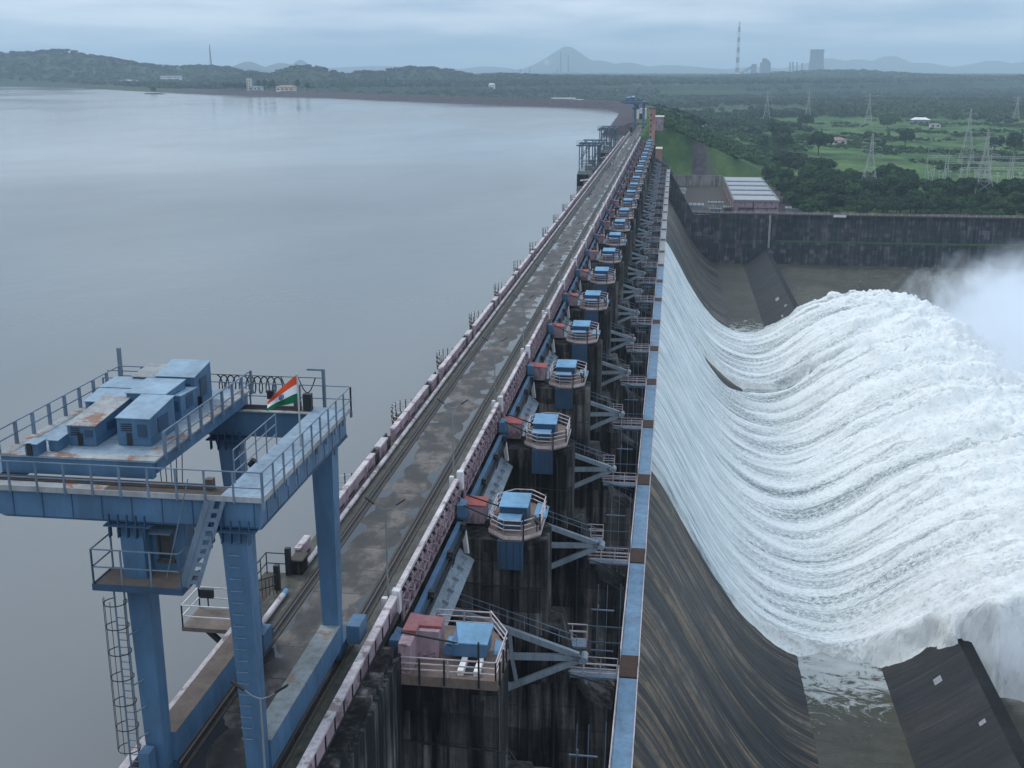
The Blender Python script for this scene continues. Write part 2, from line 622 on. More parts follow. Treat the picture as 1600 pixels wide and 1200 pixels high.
HILLS = [  # x, y, radius x, radius y, height above plain
    (-1500, 2750, 250, 260, 74), (-1230, 2900, 200, 260, 36), (-1750, 2900, 300, 300, 66), (-1080, 2950, 160, 200, 14),
    (-830, 2620, 80, 150, 36), (-920, 2560, 70, 120, 18), (-720, 2700, 90, 150, 20),
    (-640, 2900, 130, 200, 33), (-780, 3000, 130, 200, 16), (-420, 3000, 150, 200, 13), (-250, 3200, 200, 200, 8),
    (560, 4300, 300, 300, 22), (1080, 3700, 60, 120, 18), (1180, 3700, 160, 200, 10)]
FAR_RIDGES = [  # azimuth px, top y px, half width px, distance
    (886, 79, 44, 12000), (935, 99, 50, 12100), (978, 102, 50, 12300), (1050, 106, 90, 12500),
    (1295, 97, 60, 13500), (1388, 93, 45, 13800), (1340, 98, 60, 13600), (1440, 103, 60, 14000), (1550, 100, 60, 14500), (1620, 99, 60, 14500), (1700, 95, 80, 14500),
    (388, 102, 34, 9000), (470, 99, 20, 9500), (440, 104, 40, 9500), (600, 107, 160, 13000), (250, 106, 60, 9500), (1180, 108, 60, 13000), (760, 108, 60, 12500)]


def px_to_az(px):
    a0 = math.atan2((VPX - 800) * 1.0, math.hypot(F_PX, 600 - VPY))   # camera yaw left of +Y (approx.)
    return math.atan2(px - 800, math.hypot(F_PX, 600 - VPY)) - a0


def terrain_h(X, Y):
    d, s, al = crest_dist(X, Y)
    D = np.hypot(X, Y)
    plain = -30 + 6 * (fbm(X / 260, Y / 260, 4, 3) - 0.5) + np.clip((D - 900) / 3000, 0, 1) * 3
    plain += 4 * (fbm(X / 900, Y / 900, 3, 9) - 0.5) * np.clip((D - 900) / 1500, 0, 1)
    natural = np.clip((al - 1550) / 350, 0, 1)          # beyond the embankment: a natural shore
    slope = 2.4 * (1 - natural) + 7 * natural
    top = 1.0 * (1 - natural) - 2.5 * natural
    ridge = top - np.maximum(0, d - 5) / slope
    rough = (fbm(X / 25, Y / 25, 4, 5) - 0.5)
    land = np.maximum(plain * (1 - natural) + natural * (-4 + 5 * fbm(X / 200, Y / 200, 3, 8)), np.where(natural > 0.5, np.maximum(ridge, -4), ridge) + rough * 1.0)
    # berms on the embankment's land side
    lake = np.maximum(-14.0, ridge + rough * 0.8)
    h = np.where(s > 0, lake, land)
    hills = np.zeros_like(h)
    for (hx, hy, rx, ry, hh) in HILLS:
        g = np.exp(-(((X - hx) / rx) ** 2 + ((Y - hy) / ry) ** 2))
        g = g * (0.75 + 0.5 * fbm(X / 90, Y / 90, 4, 11))
        hills = np.maximum(hills, hh * g)
    h = np.where((s <= 0), h + hills, h)
    az = np.arctan2(X, Y)
    far = np.zeros_like(h)
    for (px, ty, hw, dist) in FAR_RIDGES:
        a = px_to_az(px); wa = hw / F_PX
        H = CAMH + (VPY - ty) / F_PX * dist + 26
        shape = np.minimum(np.exp(-np.abs((az - a) / wa) ** 1.5) * 1.04, 1.0)
        rad = np.exp(-((D - dist) / 900.0) ** 2)
        far = np.maximum(far, H * shape * rad)
    far *= 0.94 + 0.12 * fbm(az * 60, D / 900, 4, 21)
    h = h + far
    # powerhouse yard and the ground behind the training wall
    yard = (X > -12) & (X < 62) & (Y > 480) & (Y < 665)
    h = np.where(yard, np.minimum(h, -32.6), h)
    back = (Y < 520) & (X > 62) & (Y > 480)
    h = np.where(back, -32.6, h)
    # river bed and everything upstream of the dam body
    h = np.where((Y < 505.5) & (X > -15), -62.0, h)
    h = np.where((Y < 640) & (X <= -15), -30.0, h)
    return h


def ground_mat():
    m = Mat('grassland', 0.95, 0.05)
    p = m.pos()
    n1 = m.noise(m.map(p, (0.006, 0.004, 0.01)), 1.0, 6, 0.65)
    n2 = m.noise(m.map(p, (0.03, 0.02, 0.03)), 1.0, 5, 0.7)
    n3 = m.noise(p, 0.35, 4, 0.7)
    grass = m.ramp(n2, [(0.36, (0.018, 0.036, 0.020)), (0.44, (0.045, 0.095, 0.032)), (0.53, (0.082, 0.165, 0.050)), (0.66, (0.14, 0.205, 0.085))])
    olive = m.ramp(n2, [(0.38, (0.040, 0.075, 0.032)), (0.60, (0.12, 0.185, 0.07))])
    c = m.mix(m.ramp(n1, [(0.42, 0.0), (0.58, 1.0)]), grass, olive)
    c = m.mix(0.55, c, m.ramp(n3, [(0.3, 0.4), (0.65, 1.0)]), 'MULTIPLY')
    c = m.mix(m.rng(m.xyz(p)[0], 75.0, 20.0, 0.0, 0.75), c, m.ramp(n2, [(0.35, (0.030, 0.050, 0.026)), (0.5, (0.050, 0.105, 0.036)), (0.65, (0.10, 0.15, 0.06))]))
    c = m.mix(m.rng(m.xyz(p)[1], 1500.0, 2100.0, 0.0, 0.85), c, (0.030, 0.050, 0.030))
    # stone pitching on the embankment: above the lake level near the crest line
    xyz = m.xyz(p)
    z = xyz[2]
    at = m.nt.nodes.new('ShaderNodeAttribute'); at.attribute_name = 'pitching'
    stone = m.ramp(m.noise(p, 0.22, 5, 0.8), [(0.3, (0.036, 0.032, 0.040)), (0.7, (0.115, 0.098, 0.108))])
    c = m.mix(at.outputs['Fac'], c, stone)
    m.color(c)
    m.bump(n3, 0.5, 0.6)
    return m.m


M['ground'] = ground_mat()


def add_attr(o, name, arr):
    a = o.data.attributes.new(name, 'FLOAT', 'POINT')
    a.data.foreach_set('value', np.asarray(arr, np.float32).ravel())


def make_ground():
    az = np.linspace(R(-37), R(27), 620)
    rr = np.concatenate([np.geomspace(130, 480, 20), np.linspace(485, 800, 110), np.geomspace(804, 4200, 300), np.geomspace(4260, 16500, 120), [30000.0]])
    A, D = np.meshgrid(az, rr)
    X = np.sin(A) * D; Y = np.cos(A) * D
    Z = terrain_h(X, Y)
    Z[-1] = -40
    o = grid_object('ground', X, Y, Z, M['ground'])
    d, s, al = crest_dist(X, Y)
    up = np.clip((d < 30) * (s > 0) * 1.0, 0, 1)
    # rocky patches of the downstream slope
    patch = (fbm(X / 30, Y / 42, 4, 31) > 0.55) & (s < 0) & (d > 9) & (d < 62) & (Y < 1000) & (Y > 560)
    band = (np.mod(d, 26) < 4)
    pit = np.where(s > 0, (d < 60) * 1.0, (patch & ~band) * 1.0) * np.clip((1750 - al) / 300, 0, 1)
    pit = np.where((d < 4), pit * 0.6 + 0.2, pit)
    add_attr(o, 'pitching', pit)
    tag(o, kind='structure')
    return o


make_ground()


def terrain_at(x, y):
    return float(terrain_h(np.array([[float(x)]]), np.array([[float(y)]]))[0, 0])


# ---- water --------------------------------------------------------
def lake_mat():
    m = Mat('lake_water', 0.12, 0.5)
    m.b.inputs['IOR'].default_value = 1.42
    p = m.pos()
    n = m.noise(m.map(p, (0.006, 0.003, 1)), 1.0, 4, 0.6)
    m.color(m.ramp(n, [(0.35, (0.115, 0.126, 0.134)), (0.65, (0.165, 0.168, 0.172))]))
    big = m.noise(m.map(p, (0.0045, 0.0022, 1), (3, 1, 0)), 1.0, 4, 0.55, 0.6)
    m.rough(m.ramp(big, [(0.36, 0.09), (0.64, 0.25)]))
    w1 = m.noise(m.map(p, (0.8, 0.45, 1)), 1.0, 4, 0.6)
    w2 = m.noise(m.map(p, (0.09, 0.05, 1)), 1.0, 3, 0.5)
    h = m.math('ADD', m.math('MULTIPLY', w1, 0.09), m.math('MULTIPLY', w2, 0.5))
    m.bump(h, 0.5, 0.4)
    return m.m


def river_mat():
    m = Mat('river_water', 0.15, 0.5)
    m.b.inputs['IOR'].default_value = 1.33
    p = m.pos()
    x, y, z = m.xyz(p)
    n = m.noise(m.map(p, (0.05, 0.03, 1)), 1.0, 5, 0.65, 0.8)
    base = m.ramp(n, [(0.35, (0.070, 0.066, 0.048)), (0.65, (0.125, 0.118, 0.090))])
    # foam: threads dragged along the current, more of them next to the spill and by the mist
    fn = m.noise(m.map(p, (0.16, 0.26, 1)), 1.0, 10, 0.78, 2.6)
    f1 = m.rng(y, 124.0, 149.0, -0.13, 0.20)              # next to the near edge of the spill
    f1x = m.rng(x, 34.0, 26.0, -0.06, 0.0)
    near = m.math('ADD', f1, m.math('MINIMUM', f1x, 0.0))
    f2 = m.math('ADD', m.rng(y, 400.0, 362.0, -0.12, 0.17), m.math('MINIMUM', m.rng(x, 33.0, 30.0, -0.04, 0.0), 0.0))
    f3 = m.rng(x, 50.0, 140.0, -0.05, 0.035)
    isfar = m.math('GREATER_THAN', y, 250.0)
    fy = m.mix(isfar, near, f2)
    fy = m.mix(m.math('GREATER_THAN', x, 44.0), fy, f3)
    foam = m.ramp(m.math('ADD', fn, fy), [(0.585, 0.0), (0.66, 0.85)])
    c = m.mix(foam, base, (0.62, 0.66, 0.66))
    m.color(c)
    m.rough(m.ramp(foam, [(0.0, 0.16), (0.5, 0.8)]))
    w1 = m.noise(m.map(p, (0.25, 0.40, 1)), 1.0, 8, 0.72, 0.5)
    m.bump(w1, 1.0, 1.3)
    return m.m


M['lake'] = lake_mat(); M['river'] = river_mat()
gx = np.array([[-9000.0, -9000.0], [-22.5, -22.5]]); gy = np.array([[-400.0, 9000.0], [-400.0, 9000.0]])
lake_poly = [(-22.2, -300), (-22.2, 560), (-24, 760), (-28, 960), (-44, 1080), (-98, 1134), (-199, 1227), (-345, 1372), (-434, 1474), (-522, 1564), (-644, 1629),
             (-804, 1804), (-1154, 2219), (-1424, 2374), (-2204, 2754), (-4504, 3304), (-9000, 3600), (-9000, -300)]
me = bpy.data.meshes.new('reservoir_water')
me.from_pydata([(x, y, RES_Z) for x, y in lake_poly], [], [tuple(range(len(lake_poly)))])
o = link('reservoir_water', me, M['lake']); tag(o, kind='structure')
me.update()
me = bpy.data.meshes.new('river_water')
me.from_pydata([(14, -300, TAIL_Z), (1500, -300, TAIL_Z), (1500, 507, TAIL_Z), (14, 507, TAIL_Z)], [], [(0, 1, 2, 3)])
o = link('river_water', me, M['river']); tag(o, kind='structure')

# ---- the dam body ---------------------------------------------------
PROFILE = [(-16.0, -21.5), (-14.0, -19.6), (-11.5, -18.8), (-9.0, -19.0), (-6.0, -20.4), (-3.0, -23.0), (0.0, -26.8), (3.0, -32.0), (6.0, -37.2), (9.0, -41.9), (12.0, -45.9),
           (16.0, -49.7), (20.5, -52.2), (25.0, -53.6), (29.5, -52.9), (33.5, -50.6), (37.0, -48.0), (40.3, -45.4)]


def smooth_path(pts, step=0.5):
    P = np.array(pts, float)
    seg = np.hypot(*np.diff(P, axis=0).T); s = np.concatenate([[0], np.cumsum(seg)])
    # Catmull-Rom
    out = []
    for i in range(len(P) - 1):
        p0 = P[max(i - 1, 0)]; p1 = P[i]; p2 = P[i + 1]; p3 = P[min(i + 2, len(P) - 1)]
        n = max(1, int(round(seg[i] / step)))
        for k in range(n):
            t = k / n
            out.append(0.5 * ((2 * p1) + (-p0 + p2) * t + (2 * p0 - 5 * p1 + 4 * p2 - p3) * t * t + (-p0 + 3 * p1 - 3 * p2 + p3) * t ** 3))
    out.append(P[-1])
    out = np.array(out)
    s = np.concatenate([[0], np.cumsum(np.hypot(*np.diff(out, axis=0).T))])
    return out, s


def spillface_mat():
    m = Mat('stained_spillway_concrete', 0.7, 0.35)
    uv = m.uv()
    s1 = m.noise(m.map(uv, (0.55, 0.022, 1)), 1.0, 7, 0.72, 0.25)
    s2 = m.noise(m.map(uv, (2.4, 0.07, 1), (4, 2, 0)), 1.0, 7, 0.75, 0.2)
    s3 = m.noise(m.map(uv, (0.13, 0.03, 1), (8, 3, 0)), 1.0, 3, 0.6)
    f = m.math('ADD', m.math('MULTIPLY', s1, 0.6), m.math('MULTIPLY', s2, 0.4))
    f = m.math('ADD', f, m.math('MULTIPLY', m.math('SUBTRACT', s3, 0.5), 0.45))
    c = m.ramp(f, [(0.44, (0.006, 0.007, 0.009)), (0.50, (0.022, 0.022, 0.024)), (0.545, (0.066, 0.058, 0.054)), (0.60, (0.20, 0.17, 0.14))])
    och = m.noise(m.map(uv, (0.9, 0.02, 1), (1, 9, 0)), 1.0, 4, 0.7)
    c = m.mix(m.ramp(m.math('ADD', m.math('MULTIPLY', och, 0.7), m.math('MULTIPLY', s3, 0.3)), [(0.525, 0.0), (0.575, 0.85)]), c, (0.25, 0.165, 0.085))
    c = m.mix(m.rng(m.xyz(uv)[1], 52.0, 58.0, 0.0, 0.9), c, m.ramp(f, [(0.45, (0.009, 0.010, 0.014)), (0.6, (0.030, 0.028, 0.030))]))
    sp = m.noise(m.pos(), 1.6, 6, 0.75)
    c = m.mix(0.55, c, m.ramp(sp, [(0.38, 0.35), (0.6, 1.0)]), 'MULTIPLY')
    u = m.xyz(uv)[1]
    ln = m.ramp(m.math('FRACT', m.math('MULTIPLY', u, 0.33)), [(0.0, 0.35), (0.05, 1.0)])
    c = m.mix(0.45, c, ln, 'MULTIPLY')
    jn = m.ramp(m.math('FRACT', m.math('MULTIPLY', m.math('SUBTRACT', m.xyz(uv)[0], 44.6), 1 / 9.7)), [(0.0, 0.2), (0.02, 1.0)])
    c = m.mix(0.7, c, jn, 'MULTIPLY')
    alg = m.noise(m.map(m.pos(), (0.22, 0.22, 0.22), (3, 3, 3)), 1.0, 6, 0.7)
    c = m.mix(m.ramp(alg, [(0.47, 0.0), (0.60, 0.75)]), c, (0.012, 0.013, 0.014))
    m.color(c)
    m.rough(m.ramp(s2, [(0.3, 0.38), (0.7, 0.85)]))
    m.bump(s2, 0.4, 0.15)
    return m.m


M['spillface'] = spillface_mat()
dam = Thing('dam', 'long grey concrete gravity dam with stained curved spillway, tall piers and upturned bucket lip', 'dam', (-18, P0, 0))
path, ps = smooth_path(PROFILE, 0.6)
ys = np.arange(20.0, WALL_Y + 0.1, 1.2)
PX, PYs = np.meshgrid(path[:, 0], ys); PZ, _ = np.meshgrid(path[:, 1], ys); PS, _ = np.meshgrid(ps, ys)
wob = 0.10 * (fbm(PYs / 1.3, PS / 25, 3, 77) - 0.5)
o = grid_object('spillway_face', PX + wob, PYs, PZ + wob, M['spillface'], uv=(PYs, PS))
o.parent = dam.o; o.matrix_parent_inverse = Matrix.Translation((18, -P0, 0))

# bucket lip: crest strip and downstream face
lip = MB()
lip.prism([(40.3, -45.42), (42.0, -45.45), (43.2, -58.0), (38.0, -58.0), (38.0, -47.5)], 'y', 20, WALL_Y - 0.5)
dam.part('bucket_lip', lip, concrete('lip_concrete', (0.10, 0.085, 0.08), (0.018, 0.018, 0.02), 0.5, 0.5))

# pale patches on the bucket slab (repaired spots)
for (y, t0, wy, wt) in [(140.5, 36.2, 1.6, 0.9), (128, 38.6, 1.0, 0.7), (118.5, 36.6, 1.7, 1.1), (113, 39.2, 1.4, 1.0), (110, 36.0, 1.5, 0.9), (398, 36.8, 5.0, 1.0), (383, 38.2, 2.6, .8), (372, 36.5, 3.5, .5),
                         (362, 38.6, 4.5, .8), (352, 37.2, 2.2, .5)]:
    def zz(x):
        return float(np.interp(x, path[:, 0], path[:, 1])) + 0.06
    pm = MB(); pm.add([(t0, y, zz(t0)), (t0 + wt, y + .15, zz(t0 + wt)), (t0 + wt, y + wy, zz(t0 + wt)), (t0, y + wy - .2, zz(t0))], [(0, 1, 2, 3)])
    dam.part('repair_patch', pm, M['greydeck'])

# upstream wall under the deck and non-overflow blocks
body = MB()
body.box(-22.0, -15.9, 20, WALL_Y, -60, -21.6)
dam.part('dam_base', body, M['pier'])
nb = MB()
nb.prism([(-21.9, -60), (-21.9, -0.35), (-13.0, -0.35), (-13.0, -7.5), (-11.0, -9.5), (27.0, -60)], 'y', -30, P0 - PT / 2 - 0.03)
o = dam.part('abutment_block', nb, M['masonry'])
fb = MB()
fb.prism([(-21.9, -60), (-21.9, -0.35), (-13.0, -0.35), (-13.0, -7.5), (4.0, -32.5), (27.0, -60)], 'y', WALL_Y + .05, 655)
dam.part('abutment_block', fb, M['masonry'])
# sloping guide wall between the spillway and the far block
gw = MB()
gw.prism([(-8.0, -19.5), (-8.0, -7.0), (-2.5, -10.5), (9.5, -31.0), (16, -31.0), (16, -51), (9, -42.5), (3, -33.5)], 'y', WALL_Y - 3.5, WALL_Y - .1)
dam.part('guide_wall', gw, M['wallc'])

for k, y in enumerate(PY):
    a, b = y - PT / 2, y + PT / 2
    mb = MB()
    if k == 0:
        mb.box(-22.8, -7.95, a, b, -30, -2.1)
    else:
        mb.prism([(-22.8, a + .5), (-22.3, a), (-8.1, a), (-7.5, a + .7), (-7.5, b - .7), (-8.1, b), (-22.3, b), (-22.8, b - .5)], 'z', -30, -2.1)
    # lower downstream part carrying the trunnions and the walkway
    mb.prism([(-7.9, -36), (-7.9, -12.6), (-5.4, -12.6), (-4.9, -13.6), (-2.9, -14.8), (-2.6, -12.35), (-1.25, -12.35), (-1.3, -19), (-1.6, -26), (-3.5, -36)], 'y', a + 0.25, b - 0.25)
    # corbel under the trunnion
    mb.prism([(-8, -12.6), (-8, -8.6), (-6.6, -8.6), (-5.8, -12.6)], 'y', a + .02, b - .02)
    # shallow pilasters and recess lines on the face
    mb.box(-11.9, -11.2, a - 0.22, a + .1, -30, -3)
    mb.box(-9.4, -7.9, a - 0.12, a + .1, -30, -2.4)
    for zz_ in (-6.3, -9.9, -14.2):
        mb.box(-13.0, -11.3, a - 0.10, a + .1, zz_ - 1.2, zz_ - 1.0)
    dam.part('pier', mb, M['pier'])
    pp = MB()
    for x_, z0_, z1_ in ((-8.7, -24, -2.6), (-10.55, -19, -3.2), (-6.9, -30, -9.0)):
        pp.tube([(x_, a - .28, z0_), (x_, a - .28, z1_)], .07, 6)
    pp.bar((-13.2, a - .3, -5.2), (-7.4, a - .3, -5.5), .06); pp.bar((-7.6, a - .3, -11.2), (-2.2, a - .2, -12.6), .07)
    dam.parts('drain_pipe', pp, M['dark'])

# ---- foaming spill ------------------------------------------------
FLOW = [(-3.4, -21.2), (-1.6, -22.9), (0.0, -25.2), (3.0, -30.6), (6.0, -36.0), (9.0, -40.8), (12.0, -44.6), (16.0, -48.1), (21.0, -50.3), (26.0, -50.7), (31.0, -48.9), (36.0, -45.6), (41.0, -42.0),
        (47.5, -38.4), (54.5, -35.4), (61.5, -33.8), (68.5, -34.2), (76.0, -37.2), (84.5, -43.2), (92.5, -51.5), (96.0, -56.0)]
Y_A, Y_B, Y_GAP = PY[5] + 0.3, PY[16] - 0.5, PY[12] + 3.0


def foam_mat():
    m = Mat('white_water', 0.75, 0.25)
    uv = m.uv()
    v = m.xyz(uv)[1]
    st = m.noise(m.map(uv, (1.1, 0.045, 1)), 1.0, 7, 0.66, 0.5)
    st2 = m.noise(m.map(uv, (4.5, 0.22, 1), (5, 1, 0)), 1.0, 5, 0.7)
    gr = m.noise(m.map(uv, (3.0, 1.3, 1)), 1.0, 8, 0.82, 0.5)
    at = m.nt.nodes.new('ShaderNodeAttribute'); at.attribute_name = 'calm'
    calm = at.outputs['Fac']
    f = m.math('ADD', m.math('MULTIPLY', st, 0.55), m.math('MULTIPLY', st2, 0.45))
    c1 = m.ramp(f, [(0.40, (0.24, 0.29, 0.32)), (0.48, (0.50, 0.56, 0.59)), (0.57, (0.80, 0.84, 0.85))])
    g = m.math('ADD', m.math('MULTIPLY', gr, 0.7), m.math('MULTIPLY', st, 0.3))
    c2 = m.ramp(g, [(0.42, (0.13, 0.155, 0.165)), (0.485, (0.36, 0.40, 0.41)), (0.55, (0.78, 0.80, 0.80))])
    c3 = m.ramp(g, [(0.39, (0.46, 0.50, 0.51)), (0.46, (0.76, 0.78, 0.78)), (0.54, (0.88, 0.89, 0.89))])
    c = m.mix(calm, c3, c2)
    t = m.rng(v, 22.0, 34.0, 0.0, 1.0)
    c = m.mix(t, c1, c)
    # silty tint in places
    s = m.noise(m.map(uv, (0.09, 0.03, 1)), 1.0, 3, 0.6)
    c = m.mix(m.ramp(s, [(0.55, 0.0), (0.75, 0.35)]), c, (0.45, 0.45, 0.38))
    m.color(c)
    m.b.inputs['Subsurface Weight'].default_value = 0.0
    m.bump(m.math('ADD', m.math('MULTIPLY', gr, 0.8), m.math('MULTIPLY', st2, 0.4)), 0.6, 0.25)
    return m.m


M['foam'] = foam_mat()


def make_flow():
    fp, fs = smooth_path(FLOW, 0.42)
    # normals of the path
    T = np.gradient(fp, axis=0); T /= np.linalg.norm(T, axis=1)[:, None]
    Nn = np.stack([-T[:, 1], T[:, 0]], 1)
    Nn = np.where(Nn[:, 1:2] < 0, -Nn, Nn)
    yv = np.arange(Y_A - 16, Y_B + 3.01, 0.40)
    S, Yg = np.meshgrid(fs, yv)
    PXg = np.broadcast_to(fp[:, 0], S.shape).copy(); PZg = np.broadcast_to(fp[:, 1], S.shape).copy()
    NX = np.broadcast_to(Nn[:, 0], S.shape); NZ = np.broadcast_to(Nn[:, 1], S.shape)
    # amount of turbulence grows along the path
    t = np.clip((S - 50) / 50, 0, 1)
    t2 = np.clip((S - 18) / 25, 0, 1)
    warpY = Yg + 3.0 * (fbm(Yg / 14, S / 40, 3, 41) - 0.5) * t2
    lat = fbm(warpY / 3.2, S / 22, 4, 51) - 0.5           # streak ridges
    lat2 = fbm(warpY / 0.9, S / 10, 3, 52) - 0.5
    ph = (Yg - PY[0]) / G
    wob_ = 0.9 * (fbm(S / 9, Yg / 12, 3, 44) - 0.5) * t2 * 3
    dph = (ph - np.round(ph)) * G + wob_
    rib = np.exp(-(dph / (1.0 + .6 * t2)) ** 2) * (0.6 + 0.8 * fbm(S / 6, Yg / 30, 3, 45))    # rooster tails at every pier
    rib2 = np.exp(-(((ph + 0.5 - np.round(ph + 0.5)) * G + wob_) / 1.6) ** 2) * 0.5
    bil = np.abs(fbm(S / 6.5, Yg / 6.0, 5, 61, 0.6) - 0.5) * 2
    bil2 = np.abs(fbm(S / 2.4, Yg / 1.9, 4, 62, 0.62) - 0.5) * 2
    bil3 = fbm(S / 1.1, Yg / 0.8, 3, 63, 0.65) - 0.5
    disp = lat * (0.6 + 1.7 * t2) + lat2 * (0.10 + .20 * t2) + (rib + rib2) * (0.12 + 0.5 * t2) + (bil * 4.6 - 1.1) * t + bil2 * 1.7 * t + 0.12 * bil2 * t2 + bil3 * (.5 * t + .05 * t2)
    # crest varies across the river and along each stream
    cr = np.clip((S - 45) / 35, 0, 1)
    big = (fbm(Yg / 20, S / 45, 3, 71) - 0.5) * 5.0 * cr + 1.6 * (rib + rib2) * cr
    end = 1 - 0.55 * np.clip((Yg - 300) / (Y_B - 300), 0, 1)
    PXg += NX * (disp)
    PZg += NZ * (disp) + big
    # crest lower toward the far end
    crest = np.clip((S - 62) / 22, 0, 1)
    PZg -= (1 - end) * 9.0 * crest
    # ragged edges that fall to the slab
    base = np.interp(PXg, path[:, 0], path[:, 1], right=TAIL_Z - 1.5) - 0.35
    base = np.where(PXg > 40.3, TAIL_Z - 1.5, base)
    rag = 1.2 * (fbm(S / 4, S * 0 + 3.3, 4, 81) - 0.5) * (0.3 + 2.0 * t2)
    spread = 3.5 * np.clip((S - 40) / 50, 0, 1)
    t3 = np.clip((S - 66) / 14, 0, 1)
    eA = np.clip((Yg - (Y_A + rag - spread * 0.6 - 8.0 * np.clip((S - 48) / 24, 0, 1) - 2.5 * t3)) / (0.6 + 2.2 * t2 + 9 * t3 * (0.5 + fbm(S / 5, Yg / 5, 3, 83))), 0, 1)
    eB = np.clip(((Y_B - rag + spread * 0.6) - Yg) / (0.6 + 2.2 * t2), 0, 1)
    # dry wedge in the wake of the pier between two groups of gates
    gw = 0.8 + 6.0 * np.exp(-((S - 31) / 8.0) ** 2) + 3.6 * np.exp(-((S - 52) / 11.0) ** 2)
    gw = gw * np.clip((70 - S) / 10, 0, 1)
    gy = Y_GAP + 3.0 * (S - 10) / 50 + 0.9 * (fbm(S / 5, S * 0 + 1.7, 3, 91) - 0.5) * np.clip((S - 30) / 10, 0, 1)
    eG = np.clip((np.abs(Yg - gy) - gw) / (0.7 + 1.2 * t2), 0, 1)
    eG = np.where(S > 70, 1, eG)
    e = np.minimum(np.minimum(eA, eB), eG)
    e = e * e * (3 - 2 * e)
    PZg = base + (PZg - base) * e
    q = 4 * e * (1 - e) * t2
    q = q * (1 + 1.2 * t3)
    PZg += q * 3.2 * (fbm(S / 2.2, Yg / 2.0, 4, 95, .6) - 0.5)
    PXg += q * 2.4 * (fbm(S / 2.6 + 9, Yg / 2.2, 4, 96, .6) - 0.5)
    Yg = Yg + q * 3.0 * (fbm(S / 2.4 + 5, Yg / 2.6, 4, 97, .6) - 0.5)
    band = 0.40 * fbm(warpY / 5.0, S / 70, 3, 98) + 0.60 * fbm(warpY / 1.8, S / 16, 4, 99)
    calm = np.clip(0.62 + 3.2 * (0.53 - band) - 1.0 * (rib + rib2) - 0.9 * t - (1 - e) * 1.5, 0, 1)
    o = grid_object('spilling_water', PXg, Yg, PZg, M['foam'], uv=(warpY, S))
    add_attr(o, 'calm', calm)
    tag(o, kind='structure')


make_flow()

# ---- mist rising where the jet lands ------------------------------
def cloud(name, cx, cy, cz, rx, ry, rz, dens, nscale, col=(0.93, 0.96, 1.0), cut=0.38, soft=.35, kind='stuff', label=None):
    mb = MB(); mb.box(-rx, rx, -ry, ry, -rz, rz)
    me = bpy.data.meshes.new(name); me.from_pydata(mb.v, [], mb.f); fixnormals(me)
    m = bpy.data.materials.new(name); m.use_nodes = True; t = m.node_tree
    for n in list(t.nodes): t.nodes.remove(n)
    o_ = N(t, 'ShaderNodeOutputMaterial'); pv = N(t, 'ShaderNodeVolumePrincipled')
    pv.inputs['Color'].default_value = (*col, 1); pv.inputs['Anisotropy'].default_value = 0.1
    tc = N(t, 'ShaderNodeTexCoord')
    mp = N(t, 'ShaderNodeMapping'); mp.inputs['Scale'].default_value = (1 / rx, 1 / ry, 1 / rz)
    t.links.new(tc.outputs['Object'], mp.inputs[0])
    ln = N(t, 'ShaderNodeVectorMath', operation='LENGTH'); t.links.new(mp.outputs[0], ln.inputs[0])
    ge = N(t, 'ShaderNodeNewGeometry')
    no = N(t, 'ShaderNodeTexNoise'); no.inputs['Scale'].default_value = nscale; no.inputs['Detail'].default_value = 7; no.inputs['Roughness'].default_value = 0.66; no.inputs['Distortion'].default_value = 0.6
    t.links.new(ge.outputs['Position'], no.inputs['Vector'])
    fall = N(t, 'ShaderNodeMapRange'); fall.inputs[1].default_value = 1.0; fall.inputs[2].default_value = 0.2; fall.inputs[3].default_value = -0.35; fall.inputs[4].default_value = 0.35
    t.links.new(ln.outputs['Value'], fall.inputs[0])
    ad = N(t, 'ShaderNodeMath', operation='ADD'); t.links.new(fall.outputs[0], ad.inputs[0]); t.links.new(no.outputs[0], ad.inputs[1])
    mr = N(t, 'ShaderNodeMapRange'); mr.inputs[1].default_value = cut; mr.inputs[2].default_value = cut + soft; mr.inputs[3].default_value = 0.0; mr.inputs[4].default_value = dens
    t.links.new(ad.outputs[0], mr.inputs[0]); t.links.new(mr.outputs[0], pv.inputs['Density'])
    t.links.new(pv.outputs[0], o_.inputs['Volume'])
    o = link(name, me, m, None, (cx, cy, cz))
    tag(o, label, None, None, kind)
    return o


cloud('mist', 106, 268, -41, 72, 188, 37, 0.26, 0.058, cut=.49, soft=.45, label='white spray mist rising where the spill lands in the river')

cloud('mist', 64, 135, -44, 30, 28, 14, 0.36, 0.12, cut=.40, soft=.45, label='low white spray beside the near end of the spill')

# ------------------------------------------------------------------ road deck, rails, parapets
XC = (RAILS[0] + RAILS[1]) / 2
Y0R, Y1R = 14.0, 720.0


